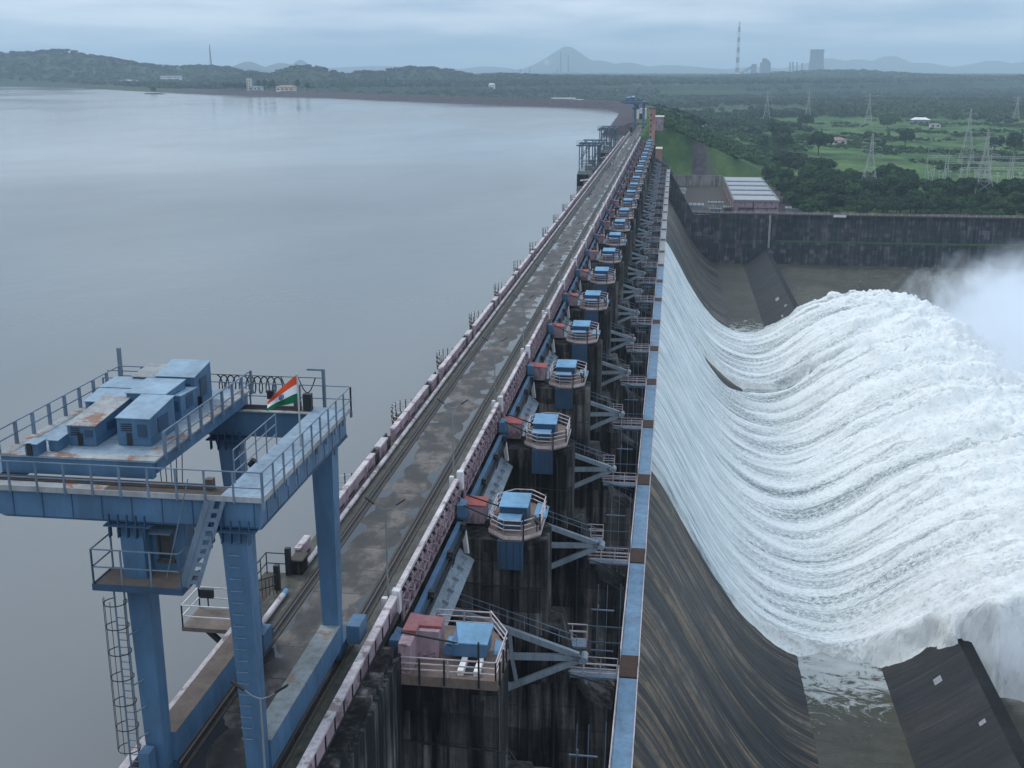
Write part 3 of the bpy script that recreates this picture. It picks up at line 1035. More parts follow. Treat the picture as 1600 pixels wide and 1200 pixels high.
def road_mat():
    m = Mat('wet_road_concrete', 0.8, 0.4)
    p = m.pos()
    x, y, z = m.xyz(p)
    n = m.noise(m.map(p, (0.5, 0.30, 1)), 1.0, 7, 0.7)
    slabn = m.nt.nodes.new('ShaderNodeTexWhiteNoise'); slabn.noise_dimensions = '1D'
    sy = m.math('MULTIPLY', y, 1 / 3.23)
    m.L(m.math('FLOOR', sy), slabn.inputs['W'])
    c = m.ramp(n, [(0.40, (0.024, 0.020, 0.019)), (0.5, (0.066, 0.056, 0.052)), (0.60, (0.160, 0.140, 0.130))])
    c = m.mix(0.35, c, m.ramp(slabn.outputs['Value'], [(0.0, 0.45), (1.0, 1.0)]), 'MULTIPLY')
    # slab joints
    fr = m.math('FRACT', sy)
    c = m.mix(m.ramp(fr, [(0.0, 0.9), (0.018, 0.9), (0.03, 0.0)]), c, (0.03, 0.028, 0.028))
    # pale lime stains at joints
    ls = m.noise(m.map(p, (0.9, 2.2, 1), (3, 1, 1)), 1.0, 6, 0.75, 0.8)
    c = m.mix(m.ramp(ls, [(0.66, 0.0), (0.74, 0.6)]), c, (0.36, 0.33, 0.31))
    # verge outside the rails: mossy and darker
    dx = m.math('ABSOLUTE', m.math('SUBTRACT', x, XC))
    out_ = m.rng(dx, 2.15, 2.5, 0, 1)
    vg = m.ramp(m.noise(m.map(p, (1.5, 0.8, 1), (2, 2, 2)), 1.0, 6, 0.7), [(0.35, (0.030, 0.030, 0.024)), (0.6, (0.085, 0.080, 0.068)), (0.75, (0.23, 0.21, 0.19))])
    c = m.mix(out_, c, vg)
    # puddles: standing water gathers beside both rails
    pn = m.noise(m.map(p, (0.55, 0.16, 1), (7, 7, 0)), 1.0, 4, 0.5, 0.5)
    side = m.rng(dx, 0.35, 1.75, -0.26, 0.13)
    sc_ = m.math('ABSOLUTE', m.math('SINE', m.math('MULTIPLY', y, 0.93)))
    scal = m.math('MULTIPLY', m.math('SUBTRACT', 0.62, sc_), 0.16)
    near = m.math('ADD', m.rng(y, 45.0, 62.0, 0.02, 0.0), scal)
    inn = m.math('LESS_THAN', dx, 2.0)
    pud = m.ramp(m.math('ADD', m.math('ADD', pn, side), near), [(0.535, 0.0), (0.55, 1.0)])
    pud = m.math('MULTIPLY', pud, inn)
    c = m.mix(pud, c, (0.045, 0.047, 0.055))
    m.color(c)
    damp = m.ramp(n, [(0.35, 0.45), (0.65, 0.85)])
    m.rough(m.mix(pud, damp, 0.03))
    bn = m.nt.nodes.new('ShaderNodeBump'); bn.inputs['Distance'].default_value = 0.02
    m.L(m.math('MULTIPLY', m.math('SUBTRACT', 1.0, pud), 0.6), bn.inputs['Strength']); m.L(m.noise(p, 5.0, 5, 0.7), bn.inputs['Height'])
    m.L(bn.outputs[0], m.b.inputs['Normal'])
    return m.m


M['road'] = road_mat()
mb = MB(); mb.box(XR0 - .5, XR1 + .35, Y0R, Y1R, -0.33, 0.0)
o = build('road', mb, M['road']); tag(o, kind='structure')
gird = MB()
for x in (-20.3, -18.4, -16.4, -14.7):
    gird.box(x - .2, x + .2, P0 - 1, WALL_Y, -1.7, -0.34)
dam.part('deck_girders', gird, M['pier'])

rails = []
for i, x in enumerate(RAILS):
    t = Thing('crane_rail', ['steel crane rail in its dark channel along the reservoir side of the road', 'steel crane rail in its dark channel along the spillway side of the road'][i],
              'rail', (x, Y0R, 0), 'crane rails along the dam road')
    a = MB(); a.box(x - .17, x + .17, Y0R, 640, 0.003, 0.02); t.part('channel', a, M['dark'])
    a = MB(); a.box(x - .04, x + .04, Y0R, 640, 0.02, 0.13).box(x - .09, x + .09, Y0R, 640, 0.02, 0.04); t.part('rail_head', a, M['railsteel'])
    a = MB(); a.box(x - .34, x - .20, Y0R, 640, 0.002, 0.05).box(x + .20, x + .34, Y0R, 640, 0.002, 0.05); t.part('grout_edge', a, M['slab'])

# kerb pipe at the foot of the left parapet
a = MB()
a.tube([(-20.85, Y0R, .22), (-20.85, 57.0, .22)], 0.16, 10)
o = build('kerb_pipe', a, M['pinkcap'], smooth=False); tag(o, 'pale pink round kerb pipe running past the legs of the crane', 'pipe', 'kerb pipes on the lake side')
a = MB(); a.tube([(-20.85, 61.4, .22), (-20.85, 640, .22)], 0.16, 10)
o = build('kerb_pipe', a, M['pinkcap']); tag(o, 'long pale pink round kerb pipe running on beyond the black gate', 'pipe', 'kerb pipes on the lake side')
a = MB(); a.tube([(-20.85, 57.0, .22), (-20.85, 57.6, .22)], 0.165, 10)
o = build('pipe_cap', a, M['blueroof']); tag(o, 'blue and white painted end of the pink kerb pipe by the black gate', 'pipe end')

GP = 'from the crane'


def left_parapet(y, L, label, mural=False):
    t = Thing('lakeside_parapet', label, 'parapet', (-21.4, y, 0), 'pink parapet stretches on the reservoir side')
    a = MB(); a.box(-21.62, -21.28, y, y + L, 0.0, 0.95); t.part('wall_panel', a, M['pink'])
    a = MB(); a.box(-21.66, -21.26, y, y + L, 0.953, 1.08); t.part('coping', a, M['pinkcap'])
    a = MB()
    n = max(1, int(L / 2.2))
    for i in range(n):
        yy = y + L * (i + 0.5) / n
        a.box(-21.275, -21.255, yy - .75, yy + .75, 0.22, 0.38)
    t.parts('dark_slot', a, M['dark'])
    if mural:
        for i in range(7):
            yy = y + 0.7 + i * 2.15
            if yy + .6 < y + L:
                a = MB(); a.box(-21.273, -21.262, yy, yy + .75, 0.42, 0.9)
                t.part('painted_picture', a, M['blueroof'])
    return t


left_parapet(22, 15.5, 'worn reddish stained parapet stretch behind the ladder cage of the crane', True)
left_parapet(37.6, 16.6, 'pink parapet stretch with blue painted pictures behind the crane legs', True)
# the gap with its black gate, then short and long blocks alternate
tp = left_parapet(61.6, 2.0, 'short white pink parapet block just beyond the black gate')
lp = None
for k in range(1, NP):
    y = PY[k] - G + 12.0
    if k == 1:
        lp = left_parapet(y, 13.2, 'long pink parapet stretch on the reservoir side, %s %s' % (ORD[0], GP))
        tt = Thing('lakeside_parapet', 'small parapet block between black posts on the reservoir side, %s %s' % (ORD[0], GP), 'parapet', (-21.4, y + 14.6, 0), 'small parapet blocks on the reservoir side')
        a = MB(); a.box(-21.62, -21.28, y + 14.6, y + 16.9, 0, .95); tt.part('wall_panel', a, M['pink'])
        a = MB(); a.box(-21.70, -21.20, y + 14.6, y + 16.9, .953, 1.13); tt.part('coping', a, M['pinkcap'])
        for yy in (y + 13.3, y + 17.0):
            a = MB(); a.box(-21.66, -21.30, yy + .15, yy + 1.15, 0.0, 0.85)
            a.box(-21.75, -21.62, yy - .05, yy + 1.35, 0, 1.0)
            tt.part('black_post', a, M['dark'])
    else:
        copy_tree(lp.o, (-21.4, y, 0), 'long pink parapet stretch on the reservoir side, %s %s' % (ORD[k - 1], GP))
        copy_tree(tt.o, (-21.4, y + 14.6, 0), 'small parapet block between black posts on the reservoir side, %s %s' % (ORD[k - 1], GP))

# black gate and landing in the gap
t = Thing('black_gate', 'black barred gate standing open in the gap of the lakeside parapet', 'gate', (-21.5, 58.5, 0))
a = MB(); a.rail([(-22.6, 56.2, 0), (-21.4, 57.6, 0)], 1.15, 2, 2, .06)
for i in range(9):
    q = Vector((-22.6, 56.2, 0)).lerp(Vector((-21.4, 57.6, 0)), i / 8); a.bar(q, q + Vector((0, 0, 1.1)), .03)
t.part('gate_leaf', a, M['dark'])
a = MB(); a.box(-21.7, -21.4, 58.0, 58.3, 0, 1.5).box(-21.7, -21.4, 60.0, 60.3, 0, 1.7); t.parts('post', a, M['dark'])
a = MB(); a.rail([(-22.9, 58.2, 0), (-22.9, 60.2, 0), (-21.6, 60.2, 0)], 1.3, 2, 1.2, .05); t.part('stair_rail', a, M['dark'])
a = MB(); a.box(-23.1, -21.7, 55.8, 60.4, -.4, -.02); t.part('landing', a, M['slab'])
t = Thing('concrete_box', 'dark weathered concrete box standing by the black gate', 'box', (-21.0, 60.4, 0))
a = MB(); a.box(-21.45, -20.75, 60.2, 61.3, 0.0, 0.85); t.part('body', a, M['pier']); a = MB(); a.box(-21.5, -20.7, 60.15, 61.35, .853, .93); t.part('lid', a, M['slab'])
# white railed balcony with floodlight
t = Thing('viewing_balcony', 'white railed balcony hanging over the reservoir on a dark bracket', 'balcony', (-22.5, 54.3, 0))
a = MB(); a.box(-25.2, -21.9, 53.2, 55.6, -.35, -.12); t.part('floor', a, M['brownfloor'])
a = MB(); a.rail([(-21.95, 53.25, -.12), (-25.15, 53.25, -.12), (-25.15, 55.55, -.12), (-21.95, 55.55, -.12)], 1.25, 2, 3.2, .06); t.part('railing', a, M['white'])
a = MB(); a.bar((-24.8, 54.4, -.35), (-22, 54.4, -3.0), .25).bar((-24.9, 54.4, -.45), (-21.95, 54.4, -.45), .2); t.part('bracket', a, M['dark'])
t = Thing('floodlight', 'black floodlight fixed to the corner of the white railed balcony', 'floodlight', (-24.6, 55.4, 1))
a = MB(); a.box(-24.95, -24.2, 55.2, 55.4, .65, 1.15); t.part('lamp_head', a, M['dark']); a = MB(); a.bar((-24.6, 55.45, .0), (-24.6, 55.45, .9), .06); t.part('bracket', a, M['dark'])

# balconies over the lake at every pier
for k in range(1, NP):
    y = PY[k]
    lab = 'round railed balcony over the reservoir, %s %s' % (ORD[k - 1], GP)
    if k == 1:
        bal = Thing('round_balcony', lab, 'balcony', (-22.3, y, 0), 'round balconies on the reservoir side')
        arc = [(-22.0 - 1.25 * math.sin(math.pi * i / 8), y + 1.9 * math.cos(math.pi * i / 8)) for i in range(9)]
        a = MB(); a.prism([(p[0], p[1]) for p in arc], 'z', -.75, -.35); bal.part('floor', a, M['slab'])
        a = MB()
        for z in (.0, .45, .9): a.tube([(p[0], p[1], -.35 + z + .15) for p in arc], .035, 6)
        bal.part('curved_rail', a, M['white'])
        a = MB()
        for p in arc: a.bar((p[0], p[1], -.35), (p[0], p[1], 0.85), .07)
        bal.part('post', a, M['dark'])
    else:
        copy_tree(bal.o, (-22.3, y, 0), lab)

# right parapet: pink lattice screens with a pale coping, one stretch per bay
near = Thing('road_parapet', 'solid pink parapet with speckled pale top above the black masonry wall', 'parapet', (-14.2, 30, 0))
a = MB(); a.box(-14.35, -14.05, 14, 56.0, 0, .98); near.part('wall_panel', a, M['pink'])
a = MB(); a.box(-14.40, -13.99, 14, 56.0, .983, 1.12); near.part('coping', a, M['pinkcap'])
a = MB(); a.box(-14.04, -13.99, 14, 56, .05, .16)
for i in range(28):
    yy = 15 + i * 1.45
    a.box(-14.045, -14.0, yy, yy + .1, .2, .98)
near.part('dark_joint', a, M['dark'])
a = MB(); a.box(-14.05, -13.25, 14, 52.4, -.3, -.02); near.part('ledge', a, M['pier'])


def lattice_stretch(y, lab):
    L = G - 1.7
    t = Thing('lattice_parapet', lab, 'parapet', (-14.2, y, 0), 'pink lattice parapet stretches above the gates')
    a = MB(); a.box(-14.38, -14.08, y, y + L, .88, 1.08); t.part('coping', a, M['pinkcap'])
    a = MB(); a.box(-14.34, -14.16, y, y + L, 0, .86); t.part('wall_panel', a, M['pink'])
    a = MB()
    n = 13; st = L / n
    rr = random.Random(5)
    for i in range(n + 1):
        yy = y + i * st
        a.bar((-14.02, yy, -.95), (-14.02, yy, .85), .13, .10)
    for j in range(n):
        yy = y + j * st; k1 = rr.uniform(-.1, .1)
        a.bar((-14.0, yy, -.9), (-14.0, yy + st, .8 + k1), .10, .09)
        a.bar((-13.98, yy, .35 + k1), (-13.98, yy + st, -.35), .10, .09)
        a.bar((-14.0, yy + st * .5, .85), (-14.0, yy + st, .1), .09, .08)
    for z in (-.9, -.25, .42): a.bar((-14.02, y, z), (-14.02, y + L, z), .10, .09)
    t.part('lattice_screen', a, M['pink'])
    a = MB(); a.box(-14.15, -14.11, y, y + L, -1.0, .86); t.part('gap_shade', a, M['dark'])  # black sheet standing in for the shade in the lattice openings
    return t


lt = lattice_stretch(PY[0] + 2.8, 'pink lattice parapet stretch above the gates, first %s' % GP)
for k in range(1, NP - 1):
    copy_tree(lt.o, (-14.2, PY[k] + 2.8, 0), 'pink lattice parapet stretch above the gates, %s %s' % (ORD[k], GP))
# lamp posts between white blocks
for k in range(-1, NP):
    y = PY[0] + G * k + 2.0
    if k == -1:
        lp0 = Thing('street_lamp', 'tall thin grey street lamp with two arms in front of the crane leg', 'street lamp', (-14.6, y, 0), 'street lamps along the road')
        a = MB(); a.tube([(-14.6, y, 0), (-14.6, y, 4), (-14.6, y, 6.0)], [.055, .045, .03], 8); lp0.part('pole', a, M['lampgrey'])
        a = MB(); a.tube([(-15.25, y, 6.3), (-14.9, y, 6.05), (-14.6, y, 5.95), (-14.3, y, 6.05), (-13.95, y, 6.3)], .025, 6); lp0.part('arm', a, M['lampgrey'])
        for s in (-1, 1):
            a = MB(); a.bar((-14.6 + s * .6, y, 6.27), (-14.6 + s * 1.1, y, 6.62), .13, .07); lp0.part('lamp_head', a, M['dark'])
    else:
        copy_tree(lp0.o, (-14.6, y, 0), 'tall thin two armed street lamp on the road edge, %s one beyond the crane' % ORD[k])
    if k >= 0:
        if k == 0:
            b0 = Thing('parapet_pillar', 'white pillars where two pink parapet stretches meet, first %s' % GP, 'pillar', (-14.2, y, 0), 'white pillars between the lattice parapet stretches')
            a = MB(); a.box(-14.35, -13.9, y - .25, y + .25, 0, 1.35); b0.part('post', a, M['white'], bevel=.03)
            a = MB(); a.box(-14.75, -14.45, y - 0.9, y - .6, 0, 1.2); b0.part('post', a, M['white'], bevel=.03)
            a = MB(); a.box(-14.34, -14.1, y - .6, y + .8, 0, .6); b0.part('low_wall', a, M['dark'])
        else:
            copy_tree(b0.o, (-14.2, y, 0), 'white pillars where two pink parapet stretches meet, %s %s' % (ORD[k], GP))

# white boulder on the road at the bottom
st_ = MB()
rr = random.Random(3)
ico = []
import bmesh
bm = bmesh.new(); bmesh.ops.create_icosphere(bm, subdivisions=2, radius=.42)
for v_ in bm.verts:
    v_.co *= 0.85 + 0.3 * rr.random(); v_.co.z *= .9
me = bpy.data.meshes.new('wrapped_boulder'); bm.to_mesh(me); bm.free()
o = link('wrapped_boulder', me, M['stone'], None, (-18.9, 37.4, .3)); tag(o, 'white wrapped boulder lying on the road at the bottom', 'boulder')

# ------------------------------------------------------------------ hoist stations, gates, walkways (one per bay)
WALKZ = -11.9


def octo(cx, cy, rx, ry, c):
    return [(cx - rx, cy - ry + c), (cx - rx + c, cy - ry), (cx + rx - c, cy - ry), (cx + rx, cy - ry + c), (cx + rx, cy + ry - c), (cx + rx - c, cy + ry), (cx - rx + c, cy + ry), (cx - rx, cy + ry - c)]


def stair_house(t, y):
    """pink plastered hut with a red sloping roof linking road and platform"""
    a = MB(); a.hexa([(-13.15, y - 1.9, -1.55), (-12.5, y - 1.9, -1.55), (-12.5, y + 1.3, -1.55), (-13.15, y + 1.3, -1.55)], [(-13.15, y - 1.9, 0.2), (-12.5, y - 1.9, .1), (-12.5, y + 1.3, .1), (-13.15, y + 1.3, .2)])
    h = t.part('stair_house', a, M['pink'])
    a = MB(); a.box(-12.5, -11.35, y - .2, y + 1.3, -1.55, .1); t.part('wall', a, M['pink'], parent=h)
    a = MB(); a.hexa([(-13.2, y - .6, .21), (-12.5, y - .6, .11), (-12.5, y + 1.4, .11), (-13.2, y + 1.4, .21)], [(-13.2, y - .6, .33), (-12.5, y - .6, .23), (-12.5, y + 1.4, .23), (-13.2, y + 1.4, .33)])
    a.hexa([(-12.49, y + .2, .11), (-11.3, y + .2, .11), (-11.3, y + 1.35, .11), (-12.49, y + 1.35, .11)], [(-12.49, y + .2, .26), (-11.3, y + .2, .2), (-11.3, y + 1.35, .2), (-12.49, y + 1.35, .26)])
    t.part('roof', a, M['rose'], parent=h)


def first_station():
    y = PY[0]
    t = Thing('hoist_station', 'square hoist platform with one blue hoist box and a pink stair hut beside it', 'hoist platform', (-10, y, -1.5), 'gate hoist stations on the piers')
    z = -1.5
    pl = [(-13.15, y - 2.05), (-7.95, y - 2.05), (-7.85, y + 1.4), (-9.1, y + 3.7), (-13.15, y + 3.7)]
    a = MB(); a.prism(pl, 'z', z - .55, z); t.part('platform', a, M['platform'])
    a = MB(); a.rail([(p[0] + .1 * (1 if p[0] < -10 else -1), p[1] + .08, z) for p in pl[:4]], 1.0, 3, 2.0, .06, .07); a.rail([(-9.15, y + 3.6, z), (-12.2, y + 3.6, z)], 1.0, 3, 1.6, .06, .07); r_ = t.part('railing', a, M['pinkrail'])
    a = MB()
    for x in (-12.0, -10.7, -8.9): a.bar((x, y - 2.15, z - .4), (x, y - 2.15, z + (2.2 if x == -8.9 else 1.05)), .09)
    for yy in (-1.9, -.6, .5): a.bar((-7.85, y + yy, z - .3), (-7.85, y + yy, z + 1.05), .1)
    t.parts('rail_post', a, M['dark'])
    a = MB(); a.hexa([(-10.75, y - .2, z + .25), (-8.85, y - .2, z + .25), (-8.75, y + 1.2, z + .25), (-10.75, y + 1.2, z + .25)], [(-10.75, y - .2, z + 1.0), (-8.85, y - .2, z + 1.0), (-8.75, y + 1.2, z + 1.4), (-10.6, y + 1.2, z + 1.4)])
    b = t.part('hoist_box', a, M['blue'], bevel=.03)
    a = MB(); a.hexa([(-10.3, y - .25, z + 1.02), (-8.75, y - .25, z + 1.02), (-8.65, y + 1.3, z + 1.43), (-10.7, y + 1.3, z + 1.43)], [(-10.3, y - .25, z + 1.08), (-8.75, y - .25, z + 1.08), (-8.65, y + 1.3, z + 1.5), (-10.7, y + 1.3, z + 1.5)])
    a.box(-10.95, -10.3, y - .3, y + .5, z + .98, z + 1.05); t.part('cover_roof', a, M['blueroof'], parent=b)
    a = MB(); a.tube([(-10.85, y - .32, z + .62), (-10.85, y - .05, z + .62)], .27, 14); t.part('motor', a, M['blue'], parent=b)
    a = MB(); a.hexa([(-8.55, y + .6, z + .01), (-7.95, y + .6, z + .01), (-8.2, y + 2.0, z + .01), (-8.7, y + 2.4, z + .01)], [(-8.55, y + .6, z + .06), (-7.95, y + .6, z + .06), (-8.2, y + 2.0, z + .06), (-8.7, y + 2.4, z + .06)]); t.part('cover_plate', a, M['blueroof'])
    a = MB(); a.box(-9.75, -9.3, y - 1.6, y - .3, z - .02, z + .015); t.part('rope_slot', a, M['dark'])
    a = MB(); a.box(-10.1, -9.8, y - 1.7, y - .25, z + .0, z + .28).box(-9.25, -8.95, y - 1.7, y - .25, z, z + .28); t.part('plinth', a, M['whitewash'])
    a = MB(); a.bar((-13.0, y - 1.7, .75), (-10.2, y - .1, z + .95), .09); t.part('control_rod', a, M['dark'])
    stair_house(t, y)
    a = MB(); a.box(-13.2, -12.5, y - .64, y - .602, .1, .32).box(-12.49, -11.3, y + .16, y + .198, .08, .24); t.parts('fascia', a, M['red'])
    return t


def station():
    y = PY[1]
    t = Thing('hoist_station', 'x', 'hoist platform', (-10, y, -1.5), 'gate hoist stations on the piers')
    z = -1.5
    cx, cy, rx, ry, c = -9.8, y + .8, 1.78, 3.15, 1.15
    oc = octo(cx, cy, rx, ry, c)
    a = MB(); a.prism(oc, 'z', z - .45, z); t.part('platform', a, M['platform'])
    a = MB(); a.prism([(p[0] + (p[0] - cx) * .012, p[1] + (p[1] - cy) * .012) for p in oc], 'z', z - .30, z - .04); t.part('edge_band', a, M['pinkrail'])
    ins = [(cx + (p[0] - cx) * .965, cy + (p[1] - cy) * .965, z) for p in oc]
    a = MB(); a.rail(ins + [ins[0]], 1.0, 3, 1.9, .055, .06); t.part('railing', a, M['pinkrail'])
    a = MB(); a.bar((cx + .75, cy - ry - .03, z - .4), (cx + .75, cy - ry - .03, z + 1.6), .09)
    for i in (3, 4): a.bar(Vector(ins[i]), Vector(ins[i]) + Vector((0, 0, 1.15)), .12)
    t.parts('rail_post', a, M['dark'])
    a = MB(); a.box(cx - 1.15, cx + .75, y - .4, y + 1.6, z + .1, z + 1.25); b = t.part('hoist_box', a, M['bluedark'], bevel=.02)
    a = MB(); a.hexa([(cx - 1.2, y - .5, z + 1.26), (cx + .82, y - .5, z + 1.26), (cx + .82, y + 1.7, z + 1.50), (cx - 1.2, y + 1.7, z + 1.50)], [(cx - 1.2, y - .5, z + 1.32), (cx + .82, y - .5, z + 1.32), (cx + .82, y + 1.7, z + 1.56), (cx - 1.2, y + 1.7, z + 1.56)]); t.part('cover_roof', a, M['blueroof'], parent=b)
    a = MB(); a.box(cx - 1.1, cx + .4, y - 1.6, y - .55, z + .1, z + .75); b2 = t.part('hoist_box', a, M['bluedark'], bevel=.02)
    a = MB(); a.box(cx - 1.15, cx + .45, y - 1.7, y - .52, z + .76, z + .84); t.part('cover_roof', a, M['blueroof'], parent=b2)
    # box hanging below the platform on the gate side
    a = MB(); a.box(cx - 1.05, cx + .72, cy - ry + .05, cy - ry + 1.6, z - 2.55, z - .46); hb = t.part('hanging_box', a, M['bluedark'], bevel=.02)
    a = MB()
    for i in range(4): a.box(cx - .85 + i * .45, cx - .83 + i * .45, cy - ry + .03, cy - ry + .06, z - 2.5, z - .5)
    t.part('seam', a, M['dark'], parent=hb)
    a = MB(); a.hexa([(cx + 1.0, y + 1.3, z + .01), (cx + 1.95, y + 1.0, z + .01), (cx + 1.9, y + 3.2, z + .01), (cx + 1.0, y + 3.8, z + .01)], [(cx + 1.0, y + 1.3, z + .06), (cx + 1.95, y + 1.0, z + .06), (cx + 1.9, y + 3.2, z + .06), (cx + 1.0, y + 3.8, z + .06)]); t.part('cover_plate', a, M['blueroof'])
    a = MB(); a.tube([(cx + 1.55, y - 1.5, z + .02), (cx + 1.55, y - 1.5, z + .8)], .04, 6).tube([(cx + 1.48, y - 1.55, z + .75), (cx + 1.62, y - 1.55, z + .85)], .3, 12); t.part('dish', a, M['dark'])
    a = MB(); a.bar((-13.2, y - .9, .7), (cx - 1.1, y + .2, z + 1.0), .09).bar((-13.2, y - 1.9, .3), (cx - 1.1, y - 1.0, z + .4), .09); t.part('control_rod', a, M['dark'])
    # pink bridge wall with red roofed hut to the road
    a = MB(); a.box(-13.6, -12.1, y + .1, y + 1.7, z - .3, z + 1.0); h = t.part('stair_house', a, M['pink'])
    a = MB(); a.hexa([(-13.7, y + .05, z + 1.01), (-12.0, y + .05, z + 1.01), (-12.0, y + 1.8, z + 1.01), (-13.7, y + 1.8, z + 1.01)], [(-13.7, y + .05, z + 1.15), (-12.0, y + .05, z + 1.06), (-12.0, y + 1.8, z + 1.06), (-13.7, y + 1.8, z + 1.15)]); t.part('roof', a, M['red'], parent=h)
    return t


def hoist_girder():
    """blue girder with drive shaft running along the outside of the parapet over one bay"""
    y = PY[0]
    t = Thing('hoist_girder', 'x', 'girder', (-13.4, y, -1), 'blue hoist girders along the lattice parapet')
    a = MB(); a.box(-13.62, -13.3, y + 1.0, y + G - 2.0, -1.35, -.85); t.part('beam', a, M['blue'])
    a = MB(); a.box(-13.10, -13.02, y + 2.2, y + G - 2.0, -1.6, -1.4).box(-13.24, -13.02, y + 2.2, y + G - 2, -1.39, -1.33); t.part('pipe_tray', a, M['dark'])
    a = MB(); a.tube([(-13.15, y + 1.0, -1.1), (-13.15, y + G - 2.2, -1.1)], .05, 6); t.part('drive_shaft', a, M['dark'])
    a = MB(); a.box(-13.8, -13.2, y - 1.2, y - .5, -.9, .0).hexa([(-13.85, y - .4, -1.4), (-13.1, y - .4, -1.4), (-13.1, y + .7, -1.4), (-13.85, y + .7, -1.4)], [(-13.8, y - .4, -.1), (-13.3, y - .4, -.3), (-13.3, y + .6, -.3), (-13.8, y + .6, -.1)]); t.part('gear_box', a, M['blue'], bevel=.03)
    for f_ in (.32, .62, .86):
        a = MB(); a.box(-13.3, -12.95, y + G * f_, y + G * f_ + .5, -1.25, -.75).tube([(-13.1, y + G * f_ - .2, -1.0), (-13.1, y + G * f_ + .7, -1.0)], .13, 8); t.part('motor', a, M['dark'])
    return t


GCX, GCZ, GR = -4.8, -10.0, 11.3


def radial_gate():
    y = PY[0]
    a0, a1 = y + PT / 2 + .1, y + G - PT / 2 - .1
    t = Thing('radial_gate', 'x', 'sluice gate', (GCX, (a0 + a1) / 2, GCZ), 'radial gates between the piers')
    n = 12
    ang = [R(140 + i * (229 - 140) / n) for i in range(n + 1)]   # measured from +X
    pts = [(GCX + GR * math.cos(q), GCZ + GR * math.sin(q)) for q in ang]
    pin = [(GCX + (GR - .35) * math.cos(q), GCZ + (GR - .35) * math.sin(q)) for q in ang]
    a = MB(); a.prism(pts + pin[::-1], 'y', a0, a1); t.part('skin_plate', a, M['gatesteel'])
    a = MB()
    for q in [R(v) for v in (141, 160, 181, 202, 222)]:
        c, s = math.cos(q), math.sin(q)
        p = Vector((GCX + (GR - .6) * c, 0, GCZ + (GR - .6) * s))
        a.bar((p.x, a0, p.z), (p.x, a1, p.z), .45, .25)
    t.part('cross_beam', a, M['gatesteel'])
    for i in range(9):
        a = MB()
        yy = a0 + (a1 - a0) * (i + .5) / 9
        for j in range(0, n, 2):
            a.bar((pin[j][0] + .3, yy, pin[j][1]), (pin[j + 2][0] + .3, yy, pin[j + 2][1]), .12, .4)
        t.part('rib', a, M['gatesteel'])
    # sloping top plate and white end post
    c, s = math.cos(ang[0]), math.sin(ang[0])
    tx, tz = GCX + GR * c, GCZ + GR * s
    a = MB(); a.hexa([(tx - .25, a0, tz - .1), (tx + .9, a0, tz - 1.0), (tx + .9, a1, tz - 1.0), (tx - .25, a1, tz - .1)], [(tx - .25, a0, tz + .05), (tx + 1.0, a0, tz - .85), (tx + 1.0, a1, tz - .85), (tx - .25, a1, tz + .05)]); t.part('top_plate', a, M['gatesteel'])
    a = MB(); a.bar((tx + .5, a1 - .15, tz - .3), (tx + .3, a1 - .05, tz + 1.3), .16, .34); t.part('end_post', a, M['white'])
    # arms: three struts, both sides, meeting at the trunnion
    for ys in (a1 - .75,):
        for q in (162, 183, 207):
            c, s = math.cos(R(q)), math.sin(R(q))
            a = MB(); a.bar((GCX + .4 * c, ys, GCZ + .4 * s), (GCX + (GR - .7) * c, ys, GCZ + (GR - .7) * s), .32, .42); t.part('arm', a, M['gatesteel'])
        a = MB()
        for q1, q2, r1, r2 in ((162, 183, 5.4, 5.0), (183, 207, 5.0, 5.2), (162, 183, 5.6, 8.6), (207, 183, 5.6, 8.8)):
            a.bar((GCX + r1 * math.cos(R(q1)), ys, GCZ + r1 * math.sin(R(q1))), (GCX + r2 * math.cos(R(q2)), ys, GCZ + r2 * math.sin(R(q2))), .2, .24)
        t.part('brace', a, M['gatesteel'])
        a = MB(); a.tube([(GCX, ys - .5, GCZ), (GCX, ys + .5, GCZ)], .26, 12); t.part('trunnion', a, M['gatesteel'])
    for i in range(4):
        yy = a0 + 2.6 + (i // 2) * 9.5 + (i % 2) * .5
        a = MB(); a.bar((-13.1, yy, -1.3), (GCX + (GR - .9) * math.cos(R(170)), yy + .8, GCZ + (GR - .9) * math.sin(R(170)) - 3), .045); t.part('hoist_rope', a, M['dark'])
    # catwalk with hand rail on the top arm
    ys = a1 - .75
    c, s = math.cos(R(162)), math.sin(R(162))
    p = Vector((GCX + .6 * c, ys + .35, GCZ + .6 * s + .28)); q_ = Vector((GCX + (GR - .6) * c, ys + .35, GCZ + (GR - .6) * s + .28))
    a = MB()
    for i in range(9):
        e = p.lerp(q_, i / 8); a.bar(e, e + Vector((0, 0, .95)), .04)
    for z in (.5, .95): a.bar(p + Vector((0, 0, z)), q_ + Vector((0, 0, z)), .045)
    t.part('arm_rail', a, M['railgrey'])
    return t


def walkway_span():
    y = PY[0]
    t = Thing('walkway_span', 'x', 'walkway', (-1.8, y, WALKZ), 'blue walkway spans below the gates')
    a0, a1 = y + PT / 2 - .4, y + G - PT / 2 + .1
    a = MB(); a.box(-2.42, -1.18, a0, a1, WALKZ - .5, WALKZ); t.part('deck', a, M['bluetop2'])
    for x in (-2.46, -1.14):
        a = MB(); a.rail([(x, a0 - .9, WALKZ - .3), (x, a1, WALKZ - .3)], 1.25, 3, 2.2, .05); t.part('railing', a, M['pinkrail'])
    return t


